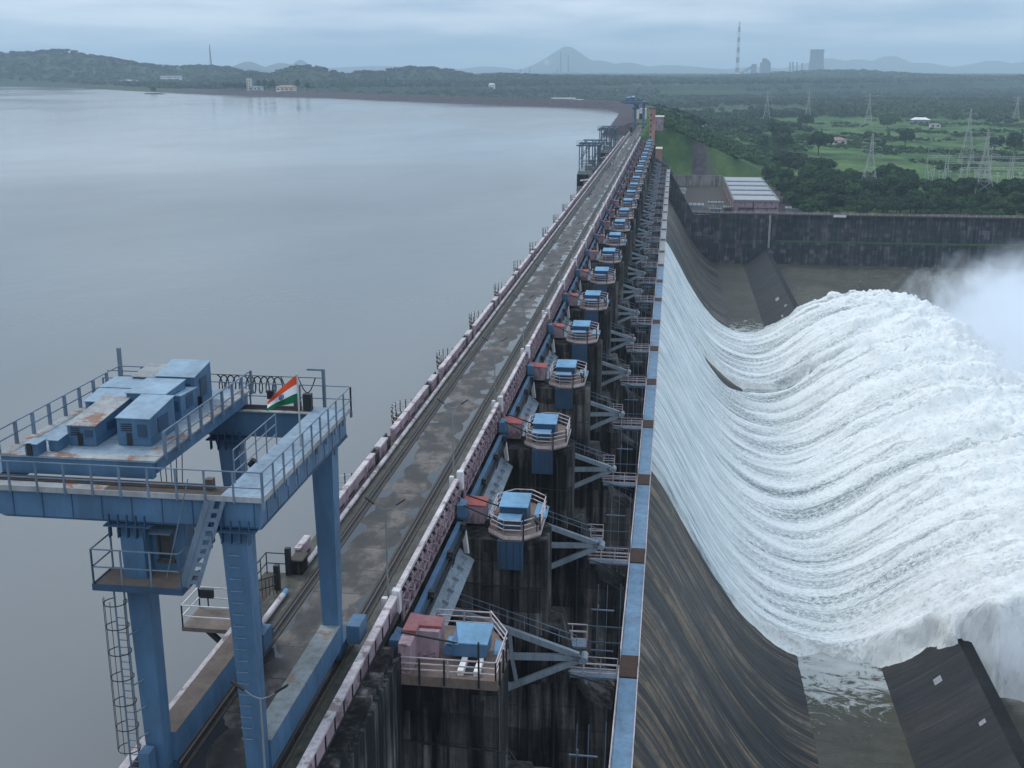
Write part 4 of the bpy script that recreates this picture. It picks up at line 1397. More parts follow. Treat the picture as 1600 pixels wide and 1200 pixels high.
def pier_seat():
    y = PY[0]
    t = Thing('walkway_pier_head', 'x', 'pier head', (-1.8, y, WALKZ), 'brown pier heads between the walkway spans')
    a = MB(); a.box(-2.5, -1.1, y - PT / 2 + .3, y + PT / 2 - .45, -12.4, WALKZ + .02); t.part('cap', a, M['brownc'])
    a = MB(); a.rail([(-1.12, y - 1.6, WALKZ), (-1.12, y + 1.5, WALKZ)], 1.0, 3, 1.5, .05); t.part('railing', a, M['pinkrail'])
    return t


def catwalk():
    y = PY[0]
    t = Thing('pier_catwalk', 'x', 'catwalk', (-4.2, y, -12), 'railed catwalks from the trunnions to the walkway')
    a = MB(); a.box(-6.1, -2.55, y - 1.5, y - .5, -12.3, -12.15); t.part('deck', a, M['railgrey'])
    a = MB(); a.rail([(-6.1, y - 1.5, -12.15), (-2.6, y - 1.5, -12.15)], 1.0, 3, 1.2, .07).rail([(-6.1, y - .5, -12.15), (-2.6, y - .5, -12.15)], 1.0, 2, 1.2, .05); t.part('railing', a, M['pinkrail'])
    return t


def landing():
    y = PY[0]
    b = y + PT / 2
    t = Thing('gate_landing', 'x', 'landing', (-6.8, b + 1, -11), 'railed landings with stairs behind the piers')
    a = MB(); a.box(-8.3, -5.0, b + .1, b + 1.3, -11.9, -11.75); t.part('floor', a, M['railgrey'])
    a = MB(); a.rail([(-8.3, b + 1.25, -11.75), (-5.0, b + 1.25, -11.75)], 1.2, 2, 1.1, .06).rail([(-8.3, b + .2, -11.75), (-5.0, b + .2, -11.75)], 1.2, 2, 1.1, .05); t.part('railing', a, M['pinkrail'])
    a = MB(); a.bar((-8.2, b + .7, -8.3), (-6.2, b + .7, -11.6), .08, .2).bar((-8.2, b + .2, -8.3), (-6.2, b + .2, -11.6), .08, .2)
    for i in range(9):
        e = Vector((-8.2, b + .2, -8.3)).lerp(Vector((-6.2, b + .2, -11.6)), i / 8); a.bar(e, e + Vector((0, .5, 0)), .1, .04)
    t.part('stair', a, M['dark'])
    return t


def hanging_ropes():
    y = PY[0]
    t = Thing('hanging_cradle', 'x', 'cradle', (-3.6, y + 6, -18), 'work cradles hanging on ropes in the gate bays')
    a = MB()
    for x, yy in ((-4.6, 6.0), (-3.9, 6.0), (-2.9, 6.4)):
        a.bar((x, y + yy, -24), (x + .15, y + yy + .4, -8.8), .035)
    t.part('rope', a, M['railgrey'])
    for z in (-10.8, -14.2, -18.5):
        a = MB(); a.bar((-4.9, y + 6.2, z), (-3.2, y + 6.2, z), .09).bar((-4.4, y + 6.2, z), (-4.4, y + 6.2, z + .4), .09); t.part('spreader_bar', a, M['railgrey'])
    a = MB(); a.box(-7.7, -2.6, y + 8.2, y + 8.3, -13.3, -13.2).box(-7.7, -2.6, y + 10.2, y + 10.3, -15.7, -15.6); t.parts('cross_tie', a, M['frame'])
    return t


s0 = first_station()
s1 = station()
s1.o['label'] = 'eight cornered hoist platform with blue boxes on its pier, %s %s' % (ORD[1], GP)
for k in range(2, NP):
    copy_tree(s1.o, (-10, PY[k], -1.5), skip=(('dish',), (), ('dish', 'cover_plate'), ('control_rod',))[k % 4], label='eight cornered hoist platform with blue boxes on its pier, %s %s' % (ORD[k], GP))
protos = [(hoist_girder(), 'blue hoist girder along the outside of the lattice parapet, %s ' + GP, 1),
          (radial_gate(), 'blue grey radial gate with braced arms between two piers, %s ' + GP, 1),
          (walkway_span(), 'blue walkway span with pale rails below the gates, %s ' + GP, 1),
          (pier_seat(), 'brown stained pier head between two blue walkway spans, %s ' + GP, 0),
          (catwalk(), 'short pale railed catwalk reaching the blue walkway, %s ' + GP, 0),
          (landing(), 'dark railed landing with steep stair behind a pier, %s ' + GP, 1),
          (hanging_ropes(), 'ropes and spreader bars hanging in the dark gate bay, %s ' + GP, 1)]
for t, lab, short in protos:
    t.o['label'] = lab % ORD[0]
    for k in range(1, NP - short):
        x, y, z = t.org
        c = copy_tree(t.o, (x, y + G * k, z), lab % ORD[k])
        if t is protos[2][0] and k >= 10:
            c['label'] = c['label'].replace('blue walkway', 'grey walkway')
            for ch in c.children:
                if ch.name.startswith('deck'):
                    ch.material_slots[0].link = 'OBJECT'; ch.material_slots[0].material = M['greydeck']
# near stub of the walkway in front of the first pier head
st0 = copy_tree(protos[2][0].o, (-1.8, PY[0] - G, WALKZ), 'blue walkway span ending at the first brown pier head, before all the others')

# ------------------------------------------------------------------ gantry crane (near) and its copy (far)


def gantry_crane():
    t = Thing('gantry_crane', 'tall blue gantry crane with four legs, a flag and rusty topped trolley, straddling the road', 'gantry crane', (-18, 45, 0))
    B, BT, RG = M['blue'], M['bluetop'], M['rustdeck']
    yF, yR = 39.5, 50.3
    xR, xL = -15.9, -20.0
    # sill beams, bogies, wheels
    for x, nm in ((xR, 'r'), (xL, 'l')):
        a = MB(); a.box(x - .46, x + .46, yF + .36, yR - .38, .95, 2.25); s = t.part('sill_beam', a, B, bevel=.02)
        a = MB(); a.box(x - .48, x + .48, yF + .36, yR - .38, 2.253, 2.29); t.part('sill_top', a, M['silltop'] if nm == 'r' else M['brownfloor'], parent=s)
        for yc in (yF - .4, yR + .6):
            a = MB(); a.box(x - .38, x + .38, yc - 1.1, yc + 1.1, .45, .93).box(x - .2, x + .2, yc - 1.5, yc - 1.1, .5, .8).box(x - .2, x + .2, yc + 1.1, yc + 1.5, .5, .8)
            b = t.part('bogie', a, M['bluedark'], bevel=.02)
            for dy in (-.65, .65):
                a = MB(); a.tube([(x - .1, yc + dy, .42), (x + .1, yc + dy, .42)], .29, 16); t.part('wheel', a, M['dark'], parent=b)
    a = MB(); a.box(-15.45, -14.75, 51.0, 52.4, .75, 1.75); t.part('motor_box', a, B, bevel=.03)
    a = MB(); a.box(-19.75, -19.25, 49.6, 50.8, .7, 1.7); t.part('motor_box', a, B, bevel=.03)
    a = MB(); a.box(-20.45, -20.0, 38.3, 38.9, .6, 2.2); t.part('cable_box', a, B)

    def leg(x0, y0, x1, y1, z0=.95, z1=11.75, b=(.36, .32), tp=(.54, .48)):
        a = MB()
        zk = z1 - .55
        f_ = (zk - z0) / (z1 - z0)
        xk, yk = x0 + (x1 - x0) * f_, y0 + (y1 - y0) * f_

        def q(x, y, h, z): return [(x - h[0], y - h[1], z), (x + h[0], y - h[1], z), (x + h[0], y + h[1], z), (x - h[0], y + h[1], z)]
        kb = (tp[0] * .93, tp[1] * .95)
        a.hexa(q(x0, y0, b, z0), q(xk, yk, kb, zk))
        a.hexa(q(xk, yk, kb, zk + .002), q(x1, y1, (tp[0] * 1.1, tp[1] * 1.05), z1))
        L = t.part('leg', a, B)
        a = MB(); a.box(x1 - .95, x1 + .95, y1 - .75, y1 + .75, z1 + .01, z1 + .07)
        t.part('flange', a, M['bluedark'], parent=L)
        for i in range(5):
            a = MB()
            xx = x1 - .72 + i * .36
            a.box(xx - .02, xx + .02, y1 - .80, y1 - .56, z1 - .42, z1 + .005).box(xx - .02, xx + .02, y1 - .74, y1 - .62, z1 + .08, z1 + .5)
            t.part('gusset', a, M['bluedark'], parent=L)
        return L
    lFR = leg(xR, yF, -16.1, yF)
    leg(xR, yR, -15.9, yR - .1, b=(.38, .36), tp=(.55, .55))
    lFL = leg(xL - .1, yF, xL - .25, yF, b=(.38, .36), tp=(.50, .48))
    leg(xL, yR, xL - .5, yR - .1)
    # rungs on the front right leg
    for i in range(17):
        a = MB()
        z = 2.8 + i * .5; f_ = (z - .95) / 10.8; yf = yF - .37 - .15 * f_ - .06
        a.tube([(-16.3, yf + .08, z), (-16.3, yf - .06, z), (-15.85, yf - .06, z), (-15.85, yf + .08, z)], .02, 5)
        t.part('rung', a, M['railgrey'], parent=lFR)
    # top frame
    zb, zt = 11.85, 13.1
    a = MB(); a.prism([(-25.4, zb), (-15.1, zb), (-15.1, zt), (-27.2, zt), (-27.2, zb + .8)], 'y', yF - .45, yF + .35); t.part('cross_girder', a, B, bevel=.015)
    a = MB(); a.prism([(-25.4, zb), (-15.1, zb), (-15.1, zt), (-27.2, zt), (-27.2, zb + .8)], 'y', yR - .2, yR + .6); t.part('cross_girder', a, B, bevel=.015)
    a = MB(); a.box(-16.3, -15.05, yF + .353, yR - .203, zb + .02, zt - .02); t.part('beam_girder', a, B)
    a = MB(); a.box(-15.098, -15.0, yF - .46, yR + .61, zb - .01, zt - .03); t.part('cover_plate', a, B)
    a = MB(); a.box(-27.3, -26.3, yF + .353, yR - .203, zb + .5, zt - .02); t.part('end_girder', a, B)
    # walkways on top
    a = MB(); a.box(-16.5, -14.85, yF - .5, yR + .7, zt + .0, zt + .07); t.part('walkway', a, BT)
    a = MB(); a.box(-27.3, -21.2, yF - .55, yF + .5, zt + .004, zt + .06); t.part('walkway', a, RG)
    a = MB(); a.box(-21.19, -16.51, yF - .55, yF + .5, zt + .004, zt + .06); t.part('walkway', a, M['slab'])
    a = MB(); a.box(-27.3, -16.51, yR - .35, yR + .75, zt + .004, zt + .06); t.part('walkway', a, RG)
    a = MB(); a.box(-27.3, -14.82, yF - .60, yF - .552, zt - .12, zt + .10).box(-14.84, -14.79, yF - .6, yR + .8, zt - .12, zt + .1); t.part('toe_board', a, M['greydeck'])
    for yy in (yF + .15, yR + .05):
        a = MB(); a.box(-27.2, -17.2, yy - .12, yy + .12, zt + .065, zt + .12).box(-27.2, -17.2, yy - .04, yy + .04, zt + .12, zt + .26).box(-17.3, -17.0, yy - .15, yy + .15, zt + .07, zt + .5); t.part('trolley_rail', a, M['railsteel'])
    # plate seams and stiffeners
    a = MB()
    for i in range(9):
        xx = -25.0 + i * 1.22
        a.box(xx, xx + .03, yF - .475, yF - .452, zb + .03, zt - .15)
    for i in range(9):
        yy = yF + .3 + i * 1.25
        a.box(-14.998, -14.98, yy, yy + .03, zb + .03, zt - .15)
    a.box(-25.3, -15.1, yF - .47, yF - .452, zb + .02, zb + .08).box(-14.998, -14.97, yF - .4, yR + .6, zb, zb + .07)
    t.parts('stiffener', a, M['bluedark'])
    Rm = M['railgrey']
    z0 = zt - .15
    a = MB()
    for p, q in (((-27.2, yF - .62), (-14.8, yF - .62)),):
        a.rail([(p[0], p[1], z0), (q[0], q[1], z0)], 1.25, 2, 1.18, .04, .07)
    t.part('railing', a, Rm)
    a = MB(); a.rail([(-14.78, yF - .6, z0), (-14.78, yR + .8, z0)], 1.25, 2, 1.18, .04, .07)
    for i in range(10):
        yy = yF - .6 + (yR + 1.4 - yF) * i / 9; a.box(-14.83, -14.73, yy - .08, yy + .08, z0 - .25, z0 + .05)
    t.part('railing', a, Rm)
    a = MB(); a.rail([(-14.78, yR + .8, z0), (-27.2, yR + .8, z0)], 1.25, 2, 1.3, .04, .07); t.part('railing', a, Rm)
    a = MB(); a.rail([(-16.45, yF + .9, zt + .07), (-16.45, yF + 5.8, zt + .07)], 1.35, 3, 1.2, .035, .045); t.part('inner_railing', a, Rm)
    # cable festoon behind
    a = MB(); a.bar((-27, yR + .9, zt + 1.45), (-16.2, yR + .9, zt + 1.45), .03); t.part('festoon_wire', a, M['dark'])
    a = MB()
    pts = []
    for i in range(90):
        u = i / 89; x = -21.4 + 3.2 * u + .0
        pts.append((x + .16 * math.sin(u * 60), yR + .9 + .05 * math.cos(u * 60), zt + 1.0 + .42 * math.cos(u * 60)))
    a.tube(pts, .035, 5)
    pts = [(-18.2 + 1.7 * i / 14, yR + .9, zt + 1.45 - .75 * math.sin(math.pi * ((i / 14 * 2) % 1.0))) for i in range(15)]
    a.tube(pts, .03, 5)
    t.part('festoon_cable', a, M['dark'])
    a = MB(); a.box(-18.9, -18.6, yR + .75, yR + 1.0, zt + .35, zt + .75).box(-16.85, -16.45, yR - .1, yR + .2, zt + .1, zt + .9); t.parts('switch_box', a, M['dark'])
    a = MB(); a.bar((-16.1, yR + .9, zt), (-16.1, yR + .9, zt + 1.9), .14).bar((-16.1, yR + .9, zt + 1.85), (-16.9, yR + .9, zt + 1.85), .08); a.bar((-26.3, yR + .9, zt), (-26.3, yR + .9, zt + 2.6), .16); t.part('festoon_mast', a, Rm)
    a = MB(); a.bar((-17.0, yF + 3.9, zt - .3), (-16.35, yF + 3.9, zt - .05), .1).tube([(-16.95, yF + 3.85, zt - .25), (-16.75, yF + 3.85, zt + .0)], .14, 10); t.part('work_lamp', a, M['dark'])
    # operator cabin under the front girder and its landing
    a = MB(); a.box(-20.15, -18.4, yF + .3, yF + 2.9, 9.5, 11.7); cab = t.part('cabin', a, B, bevel=.03)
    a = MB(); a.hexa([(-20.25, yF + .15, 11.703), (-18.25, yF + .15, 11.703), (-18.25, yF + 3.0, 11.703), (-20.25, yF + 3.0, 11.703)], [(-20.25, yF + .15, 11.74), (-18.25, yF + .15, 11.74), (-18.25, yF + 3.0, 11.82), (-20.25, yF + 3.0, 11.82)]); t.part('roof', a, M['bluedark'], parent=cab)
    a = MB(); a.box(-19.48, -18.98, yF + .285, yF + .298, 10.1, 11.25); t.part('window', a, M['glass'], parent=cab)
    a = MB(); a.box(-19.55, -19.48, yF + .26, yF + .298, 10.05, 11.3).box(-18.98, -18.91, yF + .26, yF + .298, 10.05, 11.3).box(-19.6, -18.86, yF + .2, yF + .298, 9.95, 10.05); t.part('window_frame', a, M['slab'], parent=cab)
    a = MB(); a.hexa([(-19.7, yF - .15, 11.27), (-18.8, yF - .15, 11.27), (-18.75, yF + .29, 11.40), (-19.75, yF + .29, 11.40)], [(-19.7, yF - .15, 11.33), (-18.8, yF - .15, 11.33), (-18.75, yF + .29, 11.5), (-19.75, yF + .29, 11.5)]); t.part('window_hood', a, M['railgrey'], parent=cab)
    a = MB(); a.box(-18.397, -18.38, yF + 1.1, yF + 1.8, 9.9, 11.1); t.part('window', a, M['glass'], parent=cab)
    a = MB(); a.box(-20.32, -20.2, yF + .2, yF + .35, 8.8, 11.8); t.part('cable_duct', a, M['dark'])
    a = MB(); a.box(-21.6, -20.55, yF - 1.15, yF + .5, 9.42, 9.5).box(-20.55, -18.1, yF - 1.15, yF - .4, 9.42, 9.5).box(-20.1, -17.9, yF - .4, yF + .6, 9.42, 9.5); pf = t.part('landing', a, M['brownfloor'])
    a = MB(); a.box(-21.65, -18.0, yF - 1.2, yF - 1.151, 9.27, 9.54).box(-21.66, -21.6, yF - 1.2, yF + .5, 9.27, 9.54).box(-18.08, -18.0, yF - 1.2, yF + .6, 9.27, 9.54); t.part('edge_angle', a, M['bluedark'], parent=pf)
    a = MB(); a.rail([(-21.6, yF + .45, 9.52), (-21.6, yF - 1.15, 9.52), (-18.05, yF - 1.15, 9.52), (-18.05, yF - .4, 9.52)], 1.45, 2, 1.2, .045, .06); t.part('railing', a, Rm, parent=pf)
    # sloping ladder from landing to the top
    a = MB()
    for dx in (0, .62):
        a.bar((-18.15 + dx * .3, yF - .95 + dx * .1, 9.5), (-16.95 + dx * .3, yF - .72 + dx * .1, 13.0), .09, .22)
        a.bar((-18.15 + dx, yF - .85, 9.5), (-16.95 + dx, yF - .68, 13.0), .07, .16) if dx else None
    for i in range(9):
        f_ = (i + .6) / 9.6
        p = Vector((-18.15, yF - .9, 9.5)).lerp(Vector((-16.95, yF - .7, 13.0)), f_); a.bar(p, p + Vector((.62, 0, 0)), .05, .16)
    a.bar((-18.7, yF - .95, 9.9), (-17.6, yF - .8, 13.9), .035)
    t.part('stair', a, M['railgrey'])
    # caged ladder on the front left leg
    a = MB()
    lx, ly = -20.8, yF - .8
    for dx in (-.2, .22): a.bar((lx + dx, ly, .4), (lx + dx, ly, 9.5), .055)
    for i in range(24): a.bar((lx - .2, ly, .6 + i * .32), (lx + .22, ly, .6 + i * .32), .03)
    for z in (2.6, 5.0, 7.2, 3.8): a.bar((lx + .2, ly, z), (-20.3, ly + .4, z + .1), .045)
    lad = t.part('ladder', a, Rm)
    a = MB()
    for z in (2.4, 3.4, 4.5, 5.6, 6.7, 7.8, 8.8):
        a.tube([(lx + .45 * math.cos(q) + 0, ly - .35 + .42 * math.sin(q), z) for q in [R(60 - i * 300 / 12) for i in range(13)]], .022, 5)
    for q in (-20, -90, -160, 180):
        a.bar((lx + .45 * math.cos(R(q)), ly - .35 + .42 * math.sin(R(q)), 2.3), (lx + .45 * math.cos(R(q)), ly - .35 + .42 * math.sin(R(q)), 9.0), .02)
    t.part('ladder_cage', a, M['dark'], parent=lad)
    # trolley with its machine hoods
    zd = 13.95
    a = MB(); a.box(-26.2, -19.6, yF + .75, yR + .5, zd - .06, zd); tr = t.part('trolley_deck', a, BT)
    a = MB(); a.box(-26.1, -19.75, yF + .8, yF + 1.1, zd - .75, zd - .062).box(-26.1, -19.75, yR + .15, yR + .45, zd - .75, zd - .062).box(-20.0, -19.7, yF + 1.1, yR + .15, zd - .6, zd - .062).box(-26.15, -25.9, yF + 1.1, yR + .15, zd - .6, zd - .062); t.part('trolley_beam', a, B, parent=tr)
    a = MB(); a.box(-26.2, -25.75, yF + .75, yR + .5, zd + .003, zd + .02).box(-25.7, -19.6, yF + .75, yF + 1.3, zd + .003, zd + .02).box(-20.3, -19.6, yF + 1.35, yR + .5, zd + .003, zd + .02); t.part('rusty_plate', a, RG, parent=tr)
    a = MB(); a.rail([(-26.15, yF + .8, zd), (-26.15, yR + .5, zd)], .95, 2, 1.35, .045, .12); t.part('railing', a, Rm, parent=tr)
    a = MB(); a.rail([(-19.55, yF + 1.6, zd - .2), (-19.55, yR + .5, zd - .2)], 1.15, 2, 1.15, .05, .11); t.part('railing', a, Rm, parent=tr)
    a = MB(); a.rail([(-26.15, yR + .5, zd), (-22.7, yR + .5, zd)], .95, 2, 1.2, .045, .1); t.part('railing', a, Rm, parent=tr)
    hoods = [(-21.95, -20.55, 42.0, 44.4, 1.15, 1.45, 'slope'), (-23.95, -22.75, 41.7, 45.0, .85, 1.15, 'rust'), (-24.35, -23.95, 40.9, 41.7, .45, .5, ''), (-24.95, -24.45, 40.2, 40.9, .5, .5, ''),
             (-22.9, -21.15, 44.9, 47.0, 1.35, 1.45, ''), (-21.6, -20.8, 45.6, 47.4, 1.1, 1.0, ''), (-22.7, -20.9, 47.4, 49.3, 1.45, 1.75, ''), (-25.1, -23.4, 45.4, 46.8, .75, .95, ''), (-25.3, -23.4, 47.2, 48.8, .9, .95, ''), (-24.4, -23.2, 48.6, 50.4, 1.05, 1.2, 'rust')]
    for (x0, x1, y0, y1, h0, h1, kd) in hoods:
        a = MB(); a.hexa([(x0, y0, zd + .022), (x1, y0, zd + .022), (x1, y1, zd + .022), (x0, y1, zd + .022)], [(x0, y0, zd + h0 + .0), (x1, y0, zd + h0), (x1, y1, zd + h1), (x0, y1, zd + h1)])
        a.box(x0 - .015, x1 + .015, y0 - .015, y1 + .015, zd + .30, zd + .33)
        t.part('machine_hood', a, B, parent=tr)
        a = MB(); a.hexa([(x0 - .04, y0 - .05, zd + h0 + .003), (x1 + .04, y0 - .05, zd + h0 + .003), (x1 + .04, y1 + .04, zd + h1 + .003), (x0 - .04, y1 + .04, zd + h1 + .003)],
                         [(x0 - .04, y0 - .05, zd + h0 + .035), (x1 + .04, y0 - .05, zd + h0 + .035), (x1 + .04, y1 + .04, zd + h1 + .035), (x0 - .04, y1 + .04, zd + h1 + .035)])
        t.part('hood_top', a, RG if kd == 'rust' else M['hoodtop'], parent=tr)
    for (x0, x1, y0, y1, h0, h1, kd) in hoods[:2] + hoods[4:8]:
        a = MB(); a.box(x1 + .003, x1 + .03, y0 + (y1 - y0) * .3, y0 + (y1 - y0) * .7, zd + .38, zd + h0 * .85)
        a.box(x0 + (x1 - x0) * .62, x0 + (x1 - x0) * .9, y0 - .03, y0 - .016, zd + .4, zd + h0 * .8)
        t.parts('access_door', a, M['bluedark'], parent=tr)
        a = MB()
        for q in range(4): a.box(x0 + (x1 - x0) * .12, x0 + (x1 - x0) * .45, y0 - .035, y0 - .016, zd + h0 * .55 + q * .09, zd + h0 * .55 + q * .09 + .035)
        t.part('louvre', a, M['dark'], parent=tr)
    for (x, y) in ((-21.45, 42.0), (-23.4, 41.7), (-24.75, 40.2), (-20.75, 47.6)):
        a = MB(); a.box(x - .1, x + .1, y - .06, y - .018, zd + .05, zd + .55); t.part('cable_entry', a, M['dark'], parent=tr)
    a = MB()
    for i, x in enumerate((-19.3, -19.12, -18.95, -18.7, -18.5)):
        a.bar((-21.5 + i * .28, 44.5, 13.3), (-21.4 + i * .2, 44.5, 9.9), .03)
    t.part('hoist_rope', a, M['dark'], parent=tr)
    a = MB(); a.box(-21.5, -20.5, 44.2, 44.8, 9.3, 9.9); t.part('hook_block', a, M['bluedark'], parent=tr)
    return t


M['hoodtop'] = paint('pale_hood_top', (0.21, 0.30, 0.39), (0.24, 0.14, 0.10), 0.72, grime=0.3)
crane = gantry_crane()
copy_tree(crane.o, (-18, 612, 0), 'small dark gantry crane far away at the end of the road')

# flag on the crane
fl = Thing('flag', 'orange, white and green national flag flying from a pole on the crane', 'flag', (-15.9, 44.4, 13.1))
a = MB(); a.tube([(-15.35, 45.2, 13.17), (-15.35, 45.2, 16.35)], .04, 8); fl.part('pole', a, M['pylon'])
nx, nz = 22, 15
cols = [M['saffron'], M['flagwhite'], M['flaggreen']]


def flag_pt(u, v):
    """u 0..1 from pole outward, v 0..1 top to bottom; the free end droops"""
    x = -15.39 - 1.3 * u * (1 - .06 * v)
    z = 16.3 - 1.2 * v * (1 - .74 * u) - 1.2 * u ** 1.1
    y = 45.2 - .28 * u + .13 * math.sin(u * 8 + v * 2.5) * (0.3 + u)
    return (x, y, z)


for s_, nm in enumerate(('orange_band', 'white_band', 'green_band')):
    a = MB(); vs = []
    for j in range(6):
        for i in range(nx + 1):
            vs.append(flag_pt(i / nx, (s_ + j / 5) / 3))
    nf = len(vs)
    vs += [(x, y + .012, z) for x, y, z in vs]
    fs = []
    for j in range(5):
        for i in range(nx):
            q = j * (nx + 1) + i
            fs.append((q, q + 1, q + nx + 2, q + nx + 1)); fs.append((nf + q, nf + q + nx + 1, nf + q + nx + 2, nf + q + 1))
    a.add(vs, fs)
    b = fl.part(nm, a, cols[s_], smooth=True)
    if nm == 'white_band':
        a = MB()
        ring = [flag_pt(.5 + .085 * math.cos(q), .5 + .13 * math.sin(q)) for q in [2 * math.pi * i / 20 for i in range(20)]]
        a.tube([(x, y - .015, z) for x, y, z in ring], .014, 5, closed=True)
        for i in range(12):
            q = 2 * math.pi * i / 12
            p = flag_pt(.5, .5); e = flag_pt(.5 + .08 * math.cos(q), .5 + .12 * math.sin(q))
            a.bar((p[0], p[1] - .012, p[2]), (e[0], e[1] - .012, e[2]), .008)
        fl.part('wheel_emblem', a, M['navy'], parent=b)

# ------------------------------------------------------------------ intake gantries on the reservoir side


def intake(y, lab):
    t = Thing('intake_tower', lab, 'intake tower', (-24.5, y, 0), 'intake structures on the reservoir side of the dam')
    a = MB(); a.box(-27.8, -22.0, y, y + 30, -14, -.9); t.part('concrete_pier', a, M['pier'])
    a = MB(); a.box(-27.6, -23.3, y + .5, y + 29, -.897, .1); t.part('gate_housing', a, M['greywall'])
    for yy in (y + .8, y + 9, y + 14, y + 28):
        a = MB()
        for x in (-27.2, -25.2, -23.4, -21.9):
            a.bar((x, yy, -.9), (x, yy, 7.2), .26)
        a.bar((-27.2, yy, 2.2), (-21.9, yy, 2.2), .16)
        for x0, x1 in ((-27.2, -25.2), (-23.4, -21.9)): a.bar((x0, yy, 3), (x1, yy, 7), .14)
        t.part('column_frame', a, M['frame'])
    a = MB()
    for yy in (y + .8, y + 9, y + 14, y + 28): a.box(-28.1, -20.6, yy - .3, yy + .3, 7.2, 7.6)
    for x in (-27.2, -24.2, -21.9): a.box(x - .2, x + .2, y + .8, y + 28, 7.0, 7.4)
    t.part('top_beam', a, M['frame'])
    a = MB(); a.rail([(-28, y + .6, 7.8), (-20.6, y + .6, 7.8)], 1.0, 2, 1.5, .08); t.part('railing', a, M['railgrey'])
    a = MB(); a.box(-25.6, -23.8, y + 2, y + 6, .1, 1.6).box(-25.4, -24.0, y + 17, y + 22, .1, 1.9); t.part('hoist_drum', a, M['greywall'])
    a = MB(); a.bar((-26.8, y - .3, -2.6), (-22.2, y - .3, -1.9), .4); t.part('drain_pipe', a, M['whitewash'])


intake(341, 'steel framed intake tower on a concrete pier standing in the reservoir, nearer one')
intake(433, 'steel framed intake tower on a concrete pier standing in the reservoir, farther one')

# ------------------------------------------------------------------ far end of the dam
t = Thing('lift_tower', 'tall narrow salmon pink tower at the far end of the dam', 'tower', (-9.8, 525, -3))
a = MB(); a.box(-11.0, -8.6, 524, 532, -34, 12.2); t.part('shaft', a, M['salmon'])
a = MB(); a.box(-11.2, -8.4, 523.7, 532.3, 12.203, 12.5); t.part('parapet', a, M['slab'])
a = MB()
for i in range(6): a.box(-10.6, -10.0, 523.93, 523.99, -3 + i * 2.4, -2 + i * 2.4)
t.part('window', a, M['glass'])
t = Thing('tower_annex', 'low orange and cream block at the foot of the salmon tower', 'building', (-6, 520, -8))
a = MB(); a.box(-8.8, -5.0, 512, 523.6, -16, -4.5); t.part('wall', a, M['salmon'])
a = MB(); a.box(-9.0, -4.8, 511.8, 523.8, -4.497, -4.2); t.part('roof', a, M['cream'])
t = Thing('gate_house', 'tall cream gate house seen through the far crane', 'building', (-19.5, 680, 0))
a = MB(); a.box(-22, -16.5, 690, 700, 0, 7); t.part('wall', a, M['cream'])
a = MB(); a.box(-20.5, -18.2, 689.9, 689.99, 0, 4.2); t.part('doorway', a, M['glass'])
t = Thing('control_hut', 'small white and pink hut beside the road end', 'building', (-9, 640, 0))
a = MB(); a.box(-13, -6, 640, 650, -3, 4.2); t.part('wall', a, M['pink']); a = MB(); a.box(-13.4, -5.6, 639.6, 650.4, 4.203, 4.6); t.part('roof', a, M['whitewash'])
t = Thing('slope_shed', 'small white shed on the embankment slope beside the salmon tower', 'shed', (3, 610, -10))
z_ = terrain_at(3, 610)
a = MB(); a.box(-3, 7, 600, 606, z_ - 3, z_ + 1.8); t.part('wall', a, M['whitewash']); a = MB(); a.hexa([(-3.4, 599.6, z_ + 1.803), (7.4, 599.6, z_ + 1.803), (7.4, 606.4, z_ + 1.803), (-3.4, 606.4, z_ + 1.803)], [(-3, 602.7, z_ + 3), (7, 602.7, z_ + 3), (7, 603.3, z_ + 3), (-3, 603.3, z_ + 3)]); t.part('roof', a, M['greywall'])
rr = random.Random(4)
for i in range(6):
    x = rr.uniform(-21.5, -12.5); y = 648 + i * 7
    a = MB(); a.tube([(x, y, 0), (x, y, .9), (x, y, 1.45)], [.22, .28, .2], 8).tube([(x, y, 1.5), (x, y, 1.75)], .12, 8)
t = Thing('road_stall', 'dark covered stalls beside the lakeside parapet at the road end', 'stall', (-20.7, 560, 0))
for yy in (562, 570, 579):
    a = MB(); a.box(-21.0, -19.9, yy, yy + 5, 0, 2.0).hexa([(-21.3, yy - .3, 2.003), (-19.5, yy - .3, 2.003), (-19.5, yy + 5.3, 2.003), (-21.3, yy + 5.3, 2.003)], [(-20.8, yy, 2.7), (-20, yy, 2.7), (-20, yy + 5, 2.7), (-20.8, yy + 5, 2.7)])
    t.part('booth', a, M['dark'])

# ------------------------------------------------------------------ training wall, powerhouse
t = Thing('training_wall', 'long dark streaked concrete wall along the far side of the river', 'wall', (100, WALL_Y, -52))
a = MB()
a.box(-3.0, 44.3, WALL_Y, 512, -64, -31.1)
a.box(44.35, 900, WALL_Y + 1.5, 512, -64, -31.1)
a.box(44.35, 900, WALL_Y + .2, WALL_Y + 1.5, -64, -42.6)
t.part('wall', a, M['wallc'])
a = MB(); a.box(44.35, 900, WALL_Y + .1, WALL_Y + 1.49, -42.597, -41.9); t.part('ledge', a, M['mossy'] if 'mossy' in M else M['leafmid'])
a = MB(); a.box(42.9, 44.9, WALL_Y - .9, WALL_Y - .02, -56, -31.1); t.part('pilaster', a, M['wallc'])
a = MB(); a.box(-3, 900, WALL_Y - .3, WALL_Y + 2.4, -31.097, -30.6); t.part('coping', a, M['brownc'])
a = MB(); a.rail([(0, WALL_Y + .2, -30.6), (330, WALL_Y + .2, -30.6)], .9, 2, 3.0, .1, .14); t.part('railing', a, M['pinkrail'])
a = MB(); a.box(68, 73.2, WALL_Y - .42, WALL_Y - .31, -31.5, -30.5); t.part('painted_plate', a, M['whitewash'])
